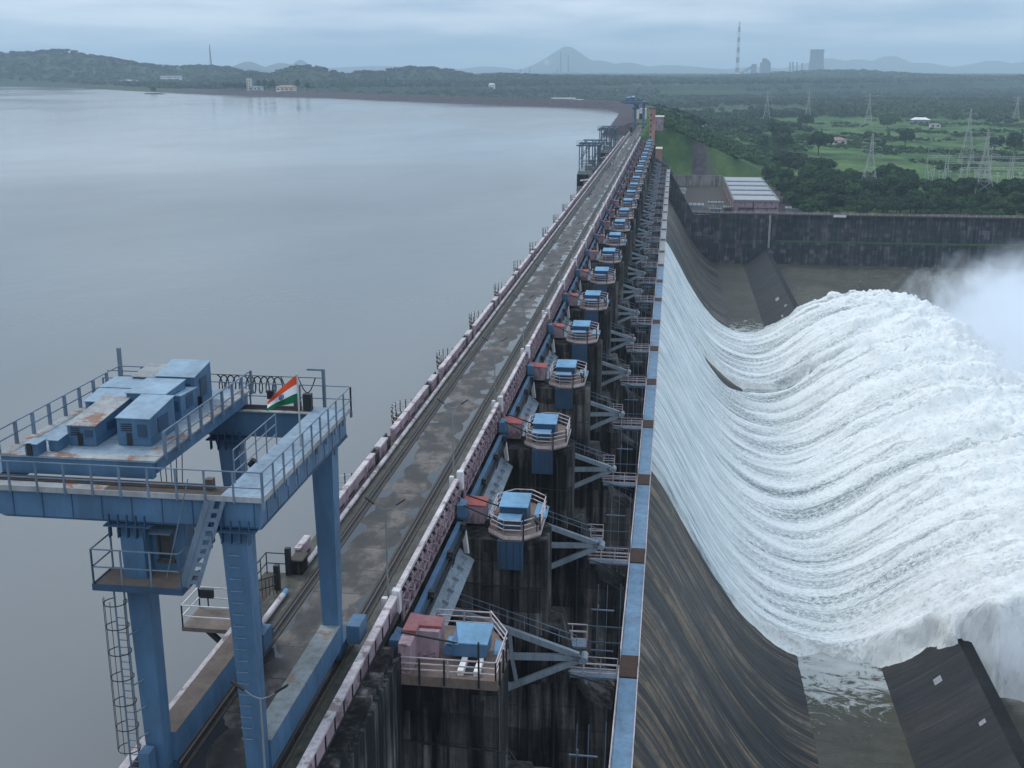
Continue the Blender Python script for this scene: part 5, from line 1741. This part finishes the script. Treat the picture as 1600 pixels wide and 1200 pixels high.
t = Thing('wall_ladder', 'long white ladder hanging down the far river wall', 'ladder', (41.9, WALL_Y - .4, -31))
a = MB()
for x in (41.6, 42.1): a.bar((x, WALL_Y - .5, -49.5), (x, WALL_Y - .3, -31.0), .14)
for i in range(46): a.bar((41.6, WALL_Y - .45, -49.2 + i * .4), (42.1, WALL_Y - .45, -49.2 + i * .4), .09)
t.part('ladder_frame', a, M['whitewash'])
a = MB(); a.prism([(33.5, -52.6), (38.0, -48.0), (41.8, -44.8), (42.9, -45), (43.4, -56), (33, -56)], 'y', WALL_Y - 14, WALL_Y - .3)
dam.part('lip_end_block', a, M['wallc'])
a = MB(); a.box(-11, 62, 512.05, 640, -33.2, -32.4)
o = build('yard', a, M['slab']); tag(o, kind='structure')

t = Thing('powerhouse', 'pink powerhouse with a white ribbed flat roof behind the river wall', 'building', (36.5, 580, -32.4))
a = MB(); a.box(27.2, 46.3, 517, 632, -32.4, -26.9); W = t.part('wall', a, M['pink'])
a = MB(); a.box(26.8, 46.7, 516.6, 632.4, -26.897, -26.55); Rf = t.part('roof', a, concrete('roof_white', (0.85, 0.85, 0.85), (0.42, 0.42, 0.44), 0.43, 0.3, lift=False))
for i in range(4):
    y = 538 + i * 22
    a = MB(); a.box(26.9, 46.6, y, y + 5.0, -26.547, -26.0); t.part('roof_band', a, M['gatesteel'], parent=Rf)
a = MB(); a.box(26.75, 46.75, 516.4, 517.6, -26.547, -26.2).box(26.75, 27.3, 517.6, 632, -26.547, -26.2).box(46.2, 46.75, 517.6, 632, -26.547, -26.2); t.part('roof_edge', a, M['greywall'], parent=Rf)
for i in range(7):
    a = MB(); a.box(27.12, 27.19, 523 + i * 15.5, 526 + i * 15.5, -31.5, -28.2); t.part('window', a, M['glass'], parent=W)
a = MB(); a.box(29.2, 35.5, 516.4, 516.98, -32.4, -31.7).box(29.2, 35.5, 516.2, 516.98, -30.0, -29.6).box(35.5, 46, 516.8, 516.98, -29.9, -29.7).box(29.2, 29.5, 516.5, 516.98, -31.7, -30).box(35.3, 35.6, 516.3, 516.98, -32.4, -27.2); t.part('facade_band', a, M['glass'], parent=W)
a = MB(); a.box(29.8, 35.1, 516.7, 516.98, -29.55, -28.6); t.part('upper_panel', a, M['pink'], parent=W)
# yard equipment
eq = [(6.5, 522, 7.5, 9, 3.0, 'grey flat roofed switch shed between the dam and the powerhouse', M['greywall']), (16.5, 532, 6.5, 5, 3.2, 'pale grey transformer behind the switch shed', M['pylon']),
      (23.2, 520, 3.4, 5, 2.6, 'dark truck sized transformer close to the powerhouse wall', M['dark']), (17.2, 518, 4.2, 3, 2.0, 'dark green generator box in the yard', M['bluedark']), (50, 521, 9, 6, 2.4, 'low blue grey steel frame between the powerhouse and the tree belt', M['gatesteel'])]
for (x, y, wx, wy, h, lab, mt) in eq:
    t = Thing('yard_equipment', lab, 'equipment', (x, y, -32.4), 'equipment in the powerhouse yard')
    a = MB(); a.box(x, x + wx, y, y + wy, -32.4, -32.4 + h * .8); t.part('body', a, mt)
    a = MB(); a.box(x - .3, x + wx + .3, y - .3, y + wy + .3, -32.4 + h * .8 + .003, -32.4 + h); t.part('top', a, M['greywall'])
    a = MB()
    for i in range(4): a.tube([(x + wx * (i + .5) / 4, y + .4, -32.4 + h), (x + wx * (i + .5) / 4, y + .4, -32.4 + h + .9)], .12, 6)
    t.part('insulator', a, M['dark'])
t = Thing('yard_back_wall', 'low pale streaked retaining wall behind the powerhouse yard', 'wall', (5, 640, -32))
a = MB(); a.box(-8, 26.5, 640, 641.5, -33, -26.5).box(47, 110, 560, 561.5, -33, -29.8); t.part('wall', a, concrete('pale_wall', (0.38, 0.33, 0.33), (0.10, 0.09, 0.085), 0.48, 1.0, lift=False))

# ------------------------------------------------------------------ pylons and switchyard


def pylon_mesh(h, wd, arms=3):
    a = MB(); r_ = .10
    lv = [0, .16, .32, .46, .58, .68, .76, .84, .92, 1.0]

    def half(f): return wd / 2 * ((1 - f / .68) * .82 + .18) if f < .68 else wd / 2 * .18 * (1 - (f - .68) / .45)
    for i in range(len(lv) - 1):
        f0, f1 = lv[i], lv[i + 1]; a0, a1 = half(f0), max(.12, half(f1))
        c0 = [(-a0, -a0), (a0, -a0), (a0, a0), (-a0, a0)]; c1 = [(-a1, -a1), (a1, -a1), (a1, a1), (-a1, a1)]
        for k in range(4):
            k2 = (k + 1) % 4
            a.bar((*c0[k], f0 * h), (*c1[k], f1 * h), r_ * 1.4)
            a.bar((*c0[k], f0 * h), (*c1[k2], f1 * h), r_); a.bar((*c0[k2], f0 * h), (*c1[k], f1 * h), r_)
            a.bar((*c1[k], f1 * h), (*c1[k2], f1 * h), r_)
    ar = MB()
    for i in range(arms):
        f = .66 + i * .12; L = wd * (.62 - .08 * i)
        for s in (-1, 1):
            ar.bar((0, .3, f * h), (s * L, 0, f * h + .2), r_ * 1.2).bar((0, -.3, f * h), (s * L, 0, f * h + .2), r_ * 1.2).bar((0, 0, f * h + h * .045), (s * L, 0, f * h + .2), r_ * 1.2)
            ar.bar((s * L, 0, f * h), (s * L, 0, f * h - 1.4), .12)
    return a, ar


PYL = [(1372, 302, 112, 30, 9, 'tall lattice pylon rising from the dense tree belt beyond the powerhouse', 590), (1555, 312, 160, 34, 10, 'tall lattice pylon with its feet in the trees before the switchyard', 560),
       (1524, 250, 160, 36, 9, 'slender lattice pylon standing behind the switchyard', 780),
       (1202, 172, 0, 34, 8, 'distant lattice pylon above the woods near the embankment slope', 1500), (1267, 178, 0, 34, 8, 'distant lattice pylon behind the close pair of dark field trees', 1450),
       (1363, 190, 0, 34, 8, 'distant lattice pylon against the dark woods between hut and white roofed shed', 1300), (1596, 190, 0, 30, 8, 'distant lattice pylon at the far woods, beyond the switchyard', 1450)]


def ray_xy(px, Y):
    """world X of pixel column px at distance Y near the horizon rows (approximate)"""
    return math.tan(px_to_az(px)) * Y


for i, (px, py, _, h, wd, lab, Y) in enumerate(PYL):
    x = ray_xy(px, Y); z = terrain_at(x, Y)
    t = Thing('pylon', lab, 'pylon', (x, Y, z), 'lattice power pylons')
    a, ar = pylon_mesh(h, wd)
    for mb_ in (a, ar): mb_.v = [(vx + x, vy + Y, vz + z - .3) for vx, vy, vz in mb_.v]
    t.part('lattice_mast', a, M['pylon']); t.part('cross_arm', ar, M['pylon'])

t = Thing('switchyard', 'switchyard of pale steel portal frames in the open green ground', 'switchyard', (190, 650, -29))
sw = MB(); bm_ = MB(); eqp = MB()
rr = random.Random(12)
xs = [143 + i * 11.5 for i in range(9)]
for yy in (610, 645, 690):
    bm_ = MB()
    for i, x in enumerate(xs):
        z = terrain_at(x, yy)
        sw = MB()
        for s in (-.7, .7):
            sw.bar((x + s, yy, z), (x, yy, z + 13), .22)
        sw.bar((x, yy, z + 13), (x, yy, z + 17), .16); t.part('portal_post', sw, M['pylon'])
        if i < len(xs) - 1:
            z2 = terrain_at(xs[i + 1], yy)
            bm_.bar((x, yy, z + 12.5), (xs[i + 1], yy, z2 + 12.5), .25).bar((x, yy, z + 11.6), (xs[i + 1], yy, z2 + 11.6), .2)
            for q in range(6):
                xa = x + 11.5 * q / 6; bm_.bar((xa, yy, z + 11.6), (xa + 1.9, yy, z + 12.5), .12)
    t.part('lattice_beam', bm_, M['pylon'])
for i in range(70):
    x = rr.uniform(140, 240); yy = rr.uniform(600, 700); z = terrain_at(x, yy)
    h = rr.uniform(2, 6); eqp.bar((x, yy, z), (x, yy, z + h), .3); eqp.box(x - .8, x + .8, yy - .4, yy + .4, z + h, z + h + .5)
t.part('insulator_post', eqp, M['pylon'])

# ------------------------------------------------------------------ buildings in the landscape


def crest_y(px):
    """distance at which the column of sight px crosses the embankment crest"""
    return max((terrain_at(ray_xy(px, y_), y_), y_) for y_ in range(1380, 2300, 12))[1]


def house(px, Y, wx, h, lab, mat='whitewash', roof='greywall', name='house', depth=None, hip=True, dz=0, cat='house'):
    x = ray_xy(px, Y); z = terrain_at(x, Y) + dz
    t = Thing(name, lab, cat, (x, Y, z))
    dpt = depth or wx * .7
    a = MB(); a.box(x - wx / 2, x + wx / 2, Y, Y + dpt, z - 4, z + h); W = t.part('wall', a, M[mat])
    a = MB()
    e = wx * .05
    if hip:
        a.hexa([(x - wx / 2 - e, Y - e, z + h + .003), (x + wx / 2 + e, Y - e, z + h + .003), (x + wx / 2 + e, Y + dpt + e, z + h + .003), (x - wx / 2 - e, Y + dpt + e, z + h + .003)],
               [(x - wx / 2 + wx * .2, Y + dpt * .4, z + h * 1.45), (x + wx / 2 - wx * .2, Y + dpt * .4, z + h * 1.45), (x + wx / 2 - wx * .2, Y + dpt * .6, z + h * 1.45), (x - wx / 2 + wx * .2, Y + dpt * .6, z + h * 1.45)])
    else:
        a.box(x - wx / 2 - e, x + wx / 2 + e, Y - e, Y + dpt + e, z + h + .003, z + h * 1.06)
    t.part('roof', a, M[roof])
    n = max(2, int(wx / 5))
    a = MB()
    for i in range(n):
        for j in range(max(1, int(h / 4))):
            xx = x - wx / 2 + wx * (i + .5) / n
            a.box(xx - wx / n * .22, xx + wx / n * .22, Y - .12, Y - .02, z + 1.2 + j * 3.6, z + 2.8 + j * 3.6)
    t.part('window', a, M['glass'], parent=W)
    return t


house(264, 2480, 44, 14, 'white three part building on the wooded hilltop over the lake shore', hip=False, name='hill_building', cat='building', depth=16, dz=2)
house(196, 2350, 34, 6, 'long pale roofed building low among trees on the lake shore', name='shore_building', cat='building', roof='whitewash')
house(387, crest_y(387), 6, 16, 'narrow cream tower among the trees on the headland', 'cream', name='headland_tower', cat='tower', hip=False, depth=6)
house(397, crest_y(397), 16, 4, 'small blue roofed pavilion beside the cream tower', 'cream', 'blueroof', name='pavilion', cat='pavilion')
house(443, crest_y(443), 24, 5, 'pale red roofed bungalow on the embankment road', 'cream', 'salmon')
house(524, 1850, 14, 5, 'tiny white house behind the embankment beyond the bungalow', 'whitewash')
house(645, 1780, 22, 7, 'white two storey house in the trees behind the embankment', 'whitewash')
house(750, 1800, 26, 6, 'pale grey house behind the middle of the embankment', 'whitewash')
house(880, 1900, 34, 13, 'row of pale pink apartment blocks beyond the embankment', 'salmon', 'whitewash', name='apartment_block', cat='building', hip=False)
house(899, 1900, 22, 11, 'smaller cream apartment block beside the pink row', 'cream', 'whitewash', name='apartment_block', cat='building', hip=False)
house(944, 1500, 22, 4, 'low white houses just over the embankment crest', 'whitewash', 'whitewash')
house(955, 1900, 14, 5, 'white house beyond the embankment crest, past the cream apartments', 'whitewash')
house(1072, 1150, 13, 5, 'white cream roofed colony house just behind the green slope', 'whitewash', 'cream')
house(1090, 1180, 16, 5, 'cream white roofed colony house between two white ones', 'cream', 'whitewash')
house(1104, 1160, 13, 5, 'white cream roofed colony house farther out among the trees', 'whitewash', 'cream')
house(1035, 1350, 10, 10, 'pale narrow temple tower above the far crane', 'whitewash', name='temple', cat='temple')
house(1309, 970, 22, 4.0, 'long low white hut with pinkish roof in the field', 'whitewash', 'salmon', name='field_hut', cat='hut', depth=8)
house(1447, 1330, 18, 5, 'white roofed shed in front of the far woods', 'greywall', 'whitewash', name='farm_shed', cat='shed')
house(1470, 1250, 10, 3, 'tiny pale hut beside the white roofed shed', 'cream', 'greywall', name='farm_hut', cat='hut')
house(1143, 2100, 9, 3.5, 'small white house among the distant woods below the tall chimney', 'whitewash', 'whitewash')
house(1365, 2600, 14, 4, 'white building on the wooded rise beyond the cooling tower', 'whitewash', 'whitewash', name='rise_building', cat='building')
house(1420, 2000, 11, 3.5, 'white house in the distant woods, below the dark knoll', 'whitewash', 'whitewash')
house(1405, 2050, 10, 5, 'smaller white house beside the one below the knoll', 'whitewash', 'whitewash')
house(1520, 2500, 13, 4, 'pale house far out on the plain under the low ridges', 'whitewash', 'whitewash')
house(768, 2300, 12, 5, 'tiny white house in the far trees behind the embankment', 'whitewash', 'whitewash')
t = Thing('shore_weir', 'pale concrete weir wall on the lake shore', 'weir', (ray_xy(300, 2050), 2050, -4))
x = ray_xy(300, 2050)
a = MB(); a.box(x - 26, x + 95, 2050, 2058, -8, -1.0); t.part('wall', a, M['slab'])
a = MB()
for i in range(4): a.box(x - 22 + i * 8, x - 20.5 + i * 8, 2047, 2049.99, -8, 4)
a.box(x - 24, x + 6, 2047, 2050, 4.003, 5)
t.part('gate_frame', a, M['slab'])
# islets
for (px, Y, wd, lab, s) in ((237, 1640, 22, 'small rocky islet with one bush in the reservoir', 1), (140, 2040, 30, 'low dark islet off the lake shore', .7)):
    x = ray_xy(px, Y); a = MB()
    rr = random.Random(px)
    n = 14
    ring = [(x + wd * math.cos(2 * math.pi * i / n) * rr.uniform(.8, 1.1), Y + 9 * math.sin(2 * math.pi * i / n) * rr.uniform(.7, 1.1)) for i in range(n)]
    a.add([(p[0], p[1], RES_Z - .5) for p in ring] + [(x + (p[0] - x) * .5, Y + (p[1] - Y) * .5, RES_Z + 1.2 * s + rr.random() * .4) for p in ring] + [(x, Y, RES_Z + 1.6 * s)],
          [(i, (i + 1) % n, n + (i + 1) % n, n + i) for i in range(n)] + [(n + i, n + (i + 1) % n, 2 * n) for i in range(n)])
    o = build('islet', a, M['pier']); tag(o, kind='structure')

# ---- power plant
PD = 6800.0


def ax(px, Y=PD): return ray_xy(px, Y)


base = 6.0
t = Thing('smokestack', 'very tall white chimney with dark bands on the horizon', 'chimney', (ax(1152), PD, base))
x = ax(1152)
N_ = 11
for i in range(N_):
    z0, z1 = base - 20 + 300 * i / N_, base - 20 + 300 * (i + 1) / N_
    r0, r1 = 11 - 5.5 * i / N_, 11 - 5.5 * (i + 1) / N_
    a = MB(); a.tube([(x, PD, z0), (x, PD, z1)], [r0, r1], 20); t.part('band' if i % 2 else 'shaft_section', a, M['stackred'] if i % 2 else M['stack'])
t = Thing('cooling_tower', 'huge dark cooling tower on the horizon', 'cooling tower', (ax(1275), PD, base))
x = ax(1275); a = MB()
pr = [(0, 50), (12, 48), (40, 43), (80, 38.5), (115, 37), (135, 38.5), (140, 39)]
a.tube([(x, PD, base - 12 + z) for z, r in pr], [r for z, r in pr], 40); t.part('shell', a, M['coolc'], smooth=False)
a = MB(); a.tube([(x, PD, base + 128.1), (x, PD, base + 131)], 40.2, 40); t.part('rim', a, M['plant'])
t = Thing('boiler_house', 'dark block of boiler houses between chimney and cooling tower', 'boiler house', (ax(1195), PD, base))
a = MB(); a.box(ax(1188), ax(1204), PD, PD + 60, base - 10, base + 62); t.part('main_block', a, M['plant'])
a = MB(); a.box(ax(1191), ax(1198), PD + 5, PD + 50, base + 62.1, base + 84).box(ax(1197.5), ax(1202), PD + 5, PD + 50, base + 62.1, base + 74); t.part('upper_block', a, M['plant'])
a = MB(); a.box(ax(1204.2), ax(1226), PD, PD + 50, base - 10, base + 16); t.part('turbine_hall', a, M['coolc'])
t = Thing('coal_tower', 'dark transfer tower with sloping conveyor beside the chimney', 'conveyor', (ax(1178), PD, base))
a = MB(); a.box(ax(1174.5), ax(1182), PD, PD + 30, base - 10, base + 54); t.part('tower', a, M['plant'])
a = MB(); a.bar((ax(1157), PD + 5, base + 2), (ax(1176), PD + 5, base + 42), 12)
for q in (.3, .6, .85): a.bar((ax(1157 + 19 * q), PD + 5, base - 10), (ax(1157 + 19 * q), PD + 5, base + 40 * q), 5)
t.part('conveyor', a, M['plant'])
for i, px in enumerate((1234, 1238.5, 1245, 1253)):
    t = Thing('plant_chimney', 'short dark chimney beside the cooling tower, %s counting from the boiler house' % ORD[i], 'chimney', (ax(px), PD, base), 'short chimneys beside the cooling tower')
    a = MB(); a.tube([(ax(px), PD, base - 10), (ax(px), PD, base + (62, 66, 64, 60)[i])], [5, 4], 10); t.part('shaft', a, M['coolc'])
# works below the mountain
FD = 7600.0
for i, (px, h) in enumerate(((828, 55), (876, 150), (888, 130), (871, 46), (813, 45), (801, 30))):
    t = Thing('works_chimney', 'thin chimney of the distant works, %s counted' % ORD[i] if i > 5 else ['thin chimney standing clear of the mountain foot', 'tall dark chimney in front of the mountain', 'thin dark chimney, second tallest in front of the mountain',
              'short squat stack beside the tall dark chimney', 'short stack at the outer end of the works', 'shortest stack of the distant works'][i], 'chimney', (ax(px, FD), FD, -10), 'chimneys of the works below the mountain')
    a = MB(); a.tube([(ax(px, FD), FD, -20), (ax(px, FD), FD, -10 + h * 1.0)], [5, 3.2], 10); t.part('shaft', a, M['plant'])
t = Thing('works_sheds', 'long low pale factory sheds below the mountain', 'factory', (ax(860, FD), FD, -12))
a = MB(); a.box(ax(822, FD), ax(946, FD), FD, FD + 60, -25, 6).box(ax(860, FD), ax(905, FD), FD - 20, FD - 1, -25, 14); t.part('shed', a, M['greywall'])
a = MB(); a.box(ax(800, FD), ax(822, FD), FD, FD + 60, -25, 2); t.part('annex', a, M['greywall'])
t = Thing('radio_mast', 'thin radio mast on the hill ridge over the lake', 'mast', (ax(330, 3000), 3000, 0))
zt_ = terrain_at(ax(330, 3000), 3000)
a = MB()
for s in (-2.5, 2.5): a.bar((ax(330, 3000) + s, 3000, zt_ - 3), (ax(330, 3000), 3000, zt_ + 62), 1.2)
for q in range(8): a.bar((ax(330, 3000) - 2.4 * (1 - q / 8), 3000, zt_ + q * 7), (ax(330, 3000) + 2.4 * (1 - q / 8), 3000, zt_ + q * 7 + 5), .8)
t.part('lattice_mast', a, M['plant'])

# ------------------------------------------------------------------ trees


def crown_arrays(rng, n, rx, rz, size, lobes=7, squash=.8):
    """leaf faces scattered over several lobes; returns (verts (4n,3))"""
    lc = rng.normal(size=(lobes, 3)); lc /= np.linalg.norm(lc, axis=1)[:, None]
    lc *= rng.uniform(.25, .62, (lobes, 1)); lc[:, 2] *= .8
    lr = rng.uniform(.36, .58, lobes)
    k = rng.integers(0, lobes, n)
    dr = rng.normal(size=(n, 3)); dr /= np.linalg.norm(dr, axis=1)[:, None]
    dr[:, 2] = np.where(dr[:, 2] < -.5, -dr[:, 2], dr[:, 2])
    c = lc[k] + dr * (lr[k] * rng.uniform(.72, 1.06, n))[:, None]
    c = c * np.array([rx, rx, rz])
    nrm = dr + rng.normal(size=(n, 3)) * .55; nrm /= np.linalg.norm(nrm, axis=1)[:, None]
    up = rng.normal(size=(n, 3)); a = np.cross(nrm, up); a /= np.linalg.norm(a, axis=1)[:, None]; b = np.cross(nrm, a)
    s = size * rng.uniform(.6, 1.3, (n, 1))
    v = np.stack([c - a * s - b * s * .7, c + a * s - b * s * .7, c + a * s + b * s * .7, c - a * s + b * s * .7], 1)
    return v


def tree_proto(name, seed, h, rx, rz, mat, n=900, size=.55, column=False):
    r_ = np.random.default_rng(seed)
    v = crown_arrays(r_, n, rx, rz, size, 9 if not column else 5)
    v = v.reshape(-1, 3); v[:, 2] += h - rz * .75
    me = bpy.data.meshes.new('crown')
    f = np.arange(len(v)).reshape(-1, 4)
    me.vertices.add(len(v)); me.vertices.foreach_set('co', v.astype(np.float32).ravel())
    me.loops.add(f.size); me.loops.foreach_set('vertex_index', f.ravel().astype(np.int32))
    me.polygons.add(len(f)); me.polygons.foreach_set('loop_start', (np.arange(len(f)) * 4).astype(np.int32))
    me.update(calc_edges=True); me.materials.append(mat)
    a = MB(); rr = random.Random(seed)
    a.tube([(0, 0, -1), (.15, 0, h * .3), (0, .1, h * .75)], [h * .035, h * .025, h * .012], 7)
    for i in range(4):
        q = rr.uniform(0, 6.28); a.tube([(0, 0, h * .32), (rx * .55 * math.cos(q), rx * .55 * math.sin(q), h * .7)], [h * .016, h * .006], 5)
    tm = bpy.data.meshes.new('trunk'); tm.from_pydata(a.v, [], a.f); fixnormals(tm); tm.materials.append(M['trunk'])
    return me, tm, h


PROT = [tree_proto('t', 1, 10, 5.2, 4.6, M['leafdark'], 1300), tree_proto('t', 2, 8.5, 4.6, 4.0, M['leafdark'], 1200), tree_proto('t', 3, 9.0, 5.0, 3.6, M['leafmid'], 1200),
        tree_proto('t', 4, 6.5, 4.0, 3.0, M['leafmid'], 1000), tree_proto('t', 5, 11.5, 3.0, 5.4, M['leafdark'], 1100, column=True), tree_proto('t', 6, 5.0, 4.2, 2.6, M['leafmid'], 900, .5)]
TREE_ID = [0]


def tree(x, y, kind, s, lab, group='trees around the powerhouse woods', name='tree', cat='tree'):
    me, tm, h = PROT[kind]
    z = terrain_at(x, y)
    o = bpy.data.objects.new(name, None); COL.objects.link(o)
    o.location = (x, y, z - .2); o.scale = (s, s, s * random.uniform(.9, 1.1)); o.rotation_euler = (0, 0, random.uniform(0, 6.28))
    tag(o, lab, cat, group)
    for nm, mm in (('crown', me), ('trunk', tm)):
        c = bpy.data.objects.new(nm, mm); COL.objects.link(c); c.parent = o
    return o


# named single trees in the field
SING = [(1226, 930, 0, 1.9, 'big dark tree in the green field, taller of the close pair'), (1232, 860, 0, 1.5, 'dark tree in the field, lower of the close pair'), (1288, 845, 0, 1.7, 'dark flat topped tree standing alone beside the white hut'),
        (1425, 960, 1, 1.8, 'round dark bush alone in the middle of the field'), (1386, 935, 3, 1.3, 'small dark bush beside the round bush'), (1367, 980, 3, 1.7, 'low spreading bush between hut and round bush'),
        (1200, 900, 3, 1.5, 'low bushes between the embankment and the pair of trees'), (1262, 960, 2, 1.0, 'small tree behind the tall pair of trees'), (1265, 1180, 0, 1.5, 'dark tree near the small steel tank tower'),
        (1395, 1240, 5, 2.6, 'pale bushy tree in front of the far woods'), (1598, 900, 1, 1.6, 'dark tree at the field edge behind the switchyard'), (1568, 905, 1, 1.3, 'dark tree beside the one behind the switchyard')]
for px, Y, k, s, lab in SING:
    tree(ray_xy(px, Y), Y, k, s, lab, 'single trees in the field', name='field_tree')
# belt of trees behind the wall
rr = random.Random(21)
cnt = 0
spots = []
tries = 0
while len(spots) < 215 and tries < 20000:
    tries += 1
    Y = 515 + 260 * rr.random() ** 1.5
    px = rr.uniform(1085, 1660)
    x = ray_xy(px, Y)
    if 20 < x < 54 and Y < 645: continue
    if x < 24 and Y < 650: continue
    if -20 < x < 62 and Y < 512: continue
    lim = (730 if px > 1270 else 660) - 90 * abs(math.sin(px / 97.0)) - (110 if px > 1440 else 0)
    if Y > lim: continue
    if 140 < x < 240 and 585 < Y < 705 and rr.random() < .93: continue
    if x < 66 and Y > 700 and rr.random() < .6: continue
    if any((x - a_) ** 2 + (Y - b_) ** 2 < (4.6 if Y < 600 else 6.5) ** 2 for a_, b_, *_ in spots): continue
    spots.append((x, Y))
spots.sort(key=lambda p: p[1])
for i, (x, Y) in enumerate(spots):
    k = rr.choice((0, 1, 2, 3, 5, 0, 1))
    s = rr.uniform(.75, 1.25)
    if Y < 545: s *= .72
    side = 'behind the powerhouse' if x < 60 else ('beyond the powerhouse' if x < 130 else 'by the switchyard')
    dep = 'near the river wall' if Y < 570 else ('in the middle' if Y < 660 else 'at the back edge')
    kind = {0: 'tall dark round', 1: 'dark dense', 2: 'mid green spreading', 3: 'small mid green', 5: 'low bushy green'}[k]
    tree(x, Y, k, s, '%s tree %s, %s of the wood belt' % (kind, side, dep), '%s trees %s, %s' % (kind, side, dep))
for i in range(9):
    px = 1465 + i * 15 + (i % 3) * 3
    Y = 588 + (i % 2) * 4
    tree(ray_xy(px, Y), Y, 4, .62 + .08 * (i % 3), 'dark column shaped tree in the row before the switchyard, %s counting away from the dam' % ORD[i], 'row of column trees before the switchyard', name='column_tree')
for px, Y, s in ((237, 1640, .8),):
    o = tree(ray_xy(px, Y), Y, 1, s * 1.3, 'single bush on the rocky islet in the reservoir', 'shore trees', name='islet_bush', cat='bush'); o.location.z = RES_Z + 1
for i, px in enumerate((403, 411, 417, 426, 462, 476, 350, 356, 363, 372, 380)):
    Y = crest_y(px)
    o = tree(ray_xy(px, Y), Y + (i % 3) * 4, 4 if i < 6 else 0, 1.25 if i < 6 else 1.0, 'dark tree on the headland by the embankment end, %s of its row' % ORD[i], 'trees on the headland', name='headland_tree')

# far woods: one mass
def woods():
    r_ = np.random.default_rng(33)
    n = 34000
    D = 720 * (7000 / 720) ** r_.random(n)
    px = r_.uniform(-40, 1640, n)
    yaw = math.atan2((VPX - 800), math.hypot(F_PX, 600 - VPY))
    az = np.arctan2(px - 800, math.hypot(F_PX, 600 - VPY)) - yaw
    X = np.tan(az) * D; Y = D * np.ones(n)
    d, s, al = crest_dist(X, Y)
    dens = fbm(X / 240, Y / 240, 3, 55)
    keep = (s < 0) & (d > 26)
    field = (Y < 1500) & (X > 20)
    keep &= np.where(field & (Y < 1150), dens > .68, np.where(field, dens > (.62 - .2 * np.clip((Y - 1150) / 350, 0, 1)), dens > np.where(X < -100, .2, .34)))
    keep &= ~((X < 70) & (Y < 900))
    # solid wood edge
    X, Y = X[keep], Y[keep]; D = D[keep]
    Z = terrain_h(X[None, :], Y[None, :])[0]
    m = len(X)
    K = 26
    tpl = [crown_arrays(np.random.default_rng(100 + i), K, 1.0, .75, .30, 4).reshape(-1, 3) for i in range(12)]
    tpl = np.array(tpl)
    t_ = tpl[r_.integers(0, 12, m)]
    sc = r_.uniform(3.6, 7.5, m) * np.clip(D / 1500, 1.0, 2.6)
    sh = np.minimum(sc, 5.0 + sc * .16) * np.where(Y < 1400, .8, 1.0)
    ro = r_.uniform(0, 6.28, m); c, sn = np.cos(ro), np.sin(ro)
    vx = (t_[:, :, 0] * c[:, None] - t_[:, :, 1] * sn[:, None]) * sc[:, None] + X[:, None]
    vy = (t_[:, :, 0] * sn[:, None] + t_[:, :, 1] * c[:, None]) * sc[:, None] + Y[:, None]
    vz = t_[:, :, 2] * sh[:, None] + (Z + sh * .62)[:, None]
    co = np.stack([vx, vy, vz], -1).reshape(-1, 3)
    f = np.arange(len(co)).reshape(-1, 4)
    o = poly_mesh('far_woods', co, f, M['wood'])
    tag(o, 'mass of distant woods and bushes spread over the plain and hills', None, None, 'stuff')


woods()


def shrubs():
    r_ = np.random.default_rng(77)
    n = 15000
    Y = 540 + 900 * r_.random(n) ** 1.3
    px = r_.uniform(1010, 1640, n)
    yaw = math.atan2((VPX - 800), math.hypot(F_PX, 600 - VPY))
    X = np.tan(np.arctan2(px - 800, math.hypot(F_PX, 600 - VPY)) - yaw) * Y
    dens = fbm(X / 45, Y / 70, 4, 66)
    d, s_, al = crest_dist(X, Y)
    keep = (s_ < 0) & (d > 7) & (dens > np.where(d < 120, .40, .56)) & ~((X < 64) & (Y < 662))
    X, Y = X[keep], Y[keep]; m = len(X)
    Z = terrain_h(X[None, :], Y[None, :])[0]
    K = 14
    tpl = np.array([crown_arrays(np.random.default_rng(200 + i), K, 1.0, .7, .34, 3).reshape(-1, 3) for i in range(10)])
    t_ = tpl[r_.integers(0, 10, m)]
    sc = r_.uniform(.6, 1.0, m) ** 2 * 3.4
    ro = r_.uniform(0, 6.28, m); c, sn = np.cos(ro), np.sin(ro)
    vx = (t_[:, :, 0] * c[:, None] - t_[:, :, 1] * sn[:, None]) * sc[:, None] + X[:, None]
    vy = (t_[:, :, 0] * sn[:, None] + t_[:, :, 1] * c[:, None]) * sc[:, None] + Y[:, None]
    vz = t_[:, :, 2] * sc[:, None] * .7 + (Z + sc * .3)[:, None]
    co = np.stack([vx, vy, vz], -1).reshape(-1, 3)
    o = poly_mesh('scrub', co, np.arange(len(co)).reshape(-1, 4), M['leafmid'])
    tag(o, 'low green scrub scattered over the fields and the embankment slope', None, None, 'stuff')


shrubs()

# smoke of the plants
t = cloud('smoke', ax(854, FD), FD, 75, 34, 30, 44, 0.02, 0.02, cut=.45, label='white smoke rising in front of the mountain')
t.rotation_euler = (0, R(-38), 0)

# ------------------------------------------------------------------ haze
HZ_TOP = 330.0
mb = MB(); mb.box(-9000, 7500, -700, 20500, -70, HZ_TOP)
me = bpy.data.meshes.new('haze'); me.from_pydata(mb.v, [], mb.f); fixnormals(me)
m = bpy.data.materials.new('haze'); m.use_nodes = True; t_ = m.node_tree
for n in list(t_.nodes): t_.nodes.remove(n)
o_ = N(t_, 'ShaderNodeOutputMaterial'); pv = N(t_, 'ShaderNodeVolumePrincipled')
pv.inputs['Color'].default_value = (0.68, 0.84, 1.0, 1); pv.inputs['Density'].default_value = 1.4e-4; pv.inputs['Anisotropy'].default_value = 0.0
t_.links.new(pv.outputs[0], o_.inputs['Volume'])
o = link('haze', me, m); tag(o, kind='stuff')
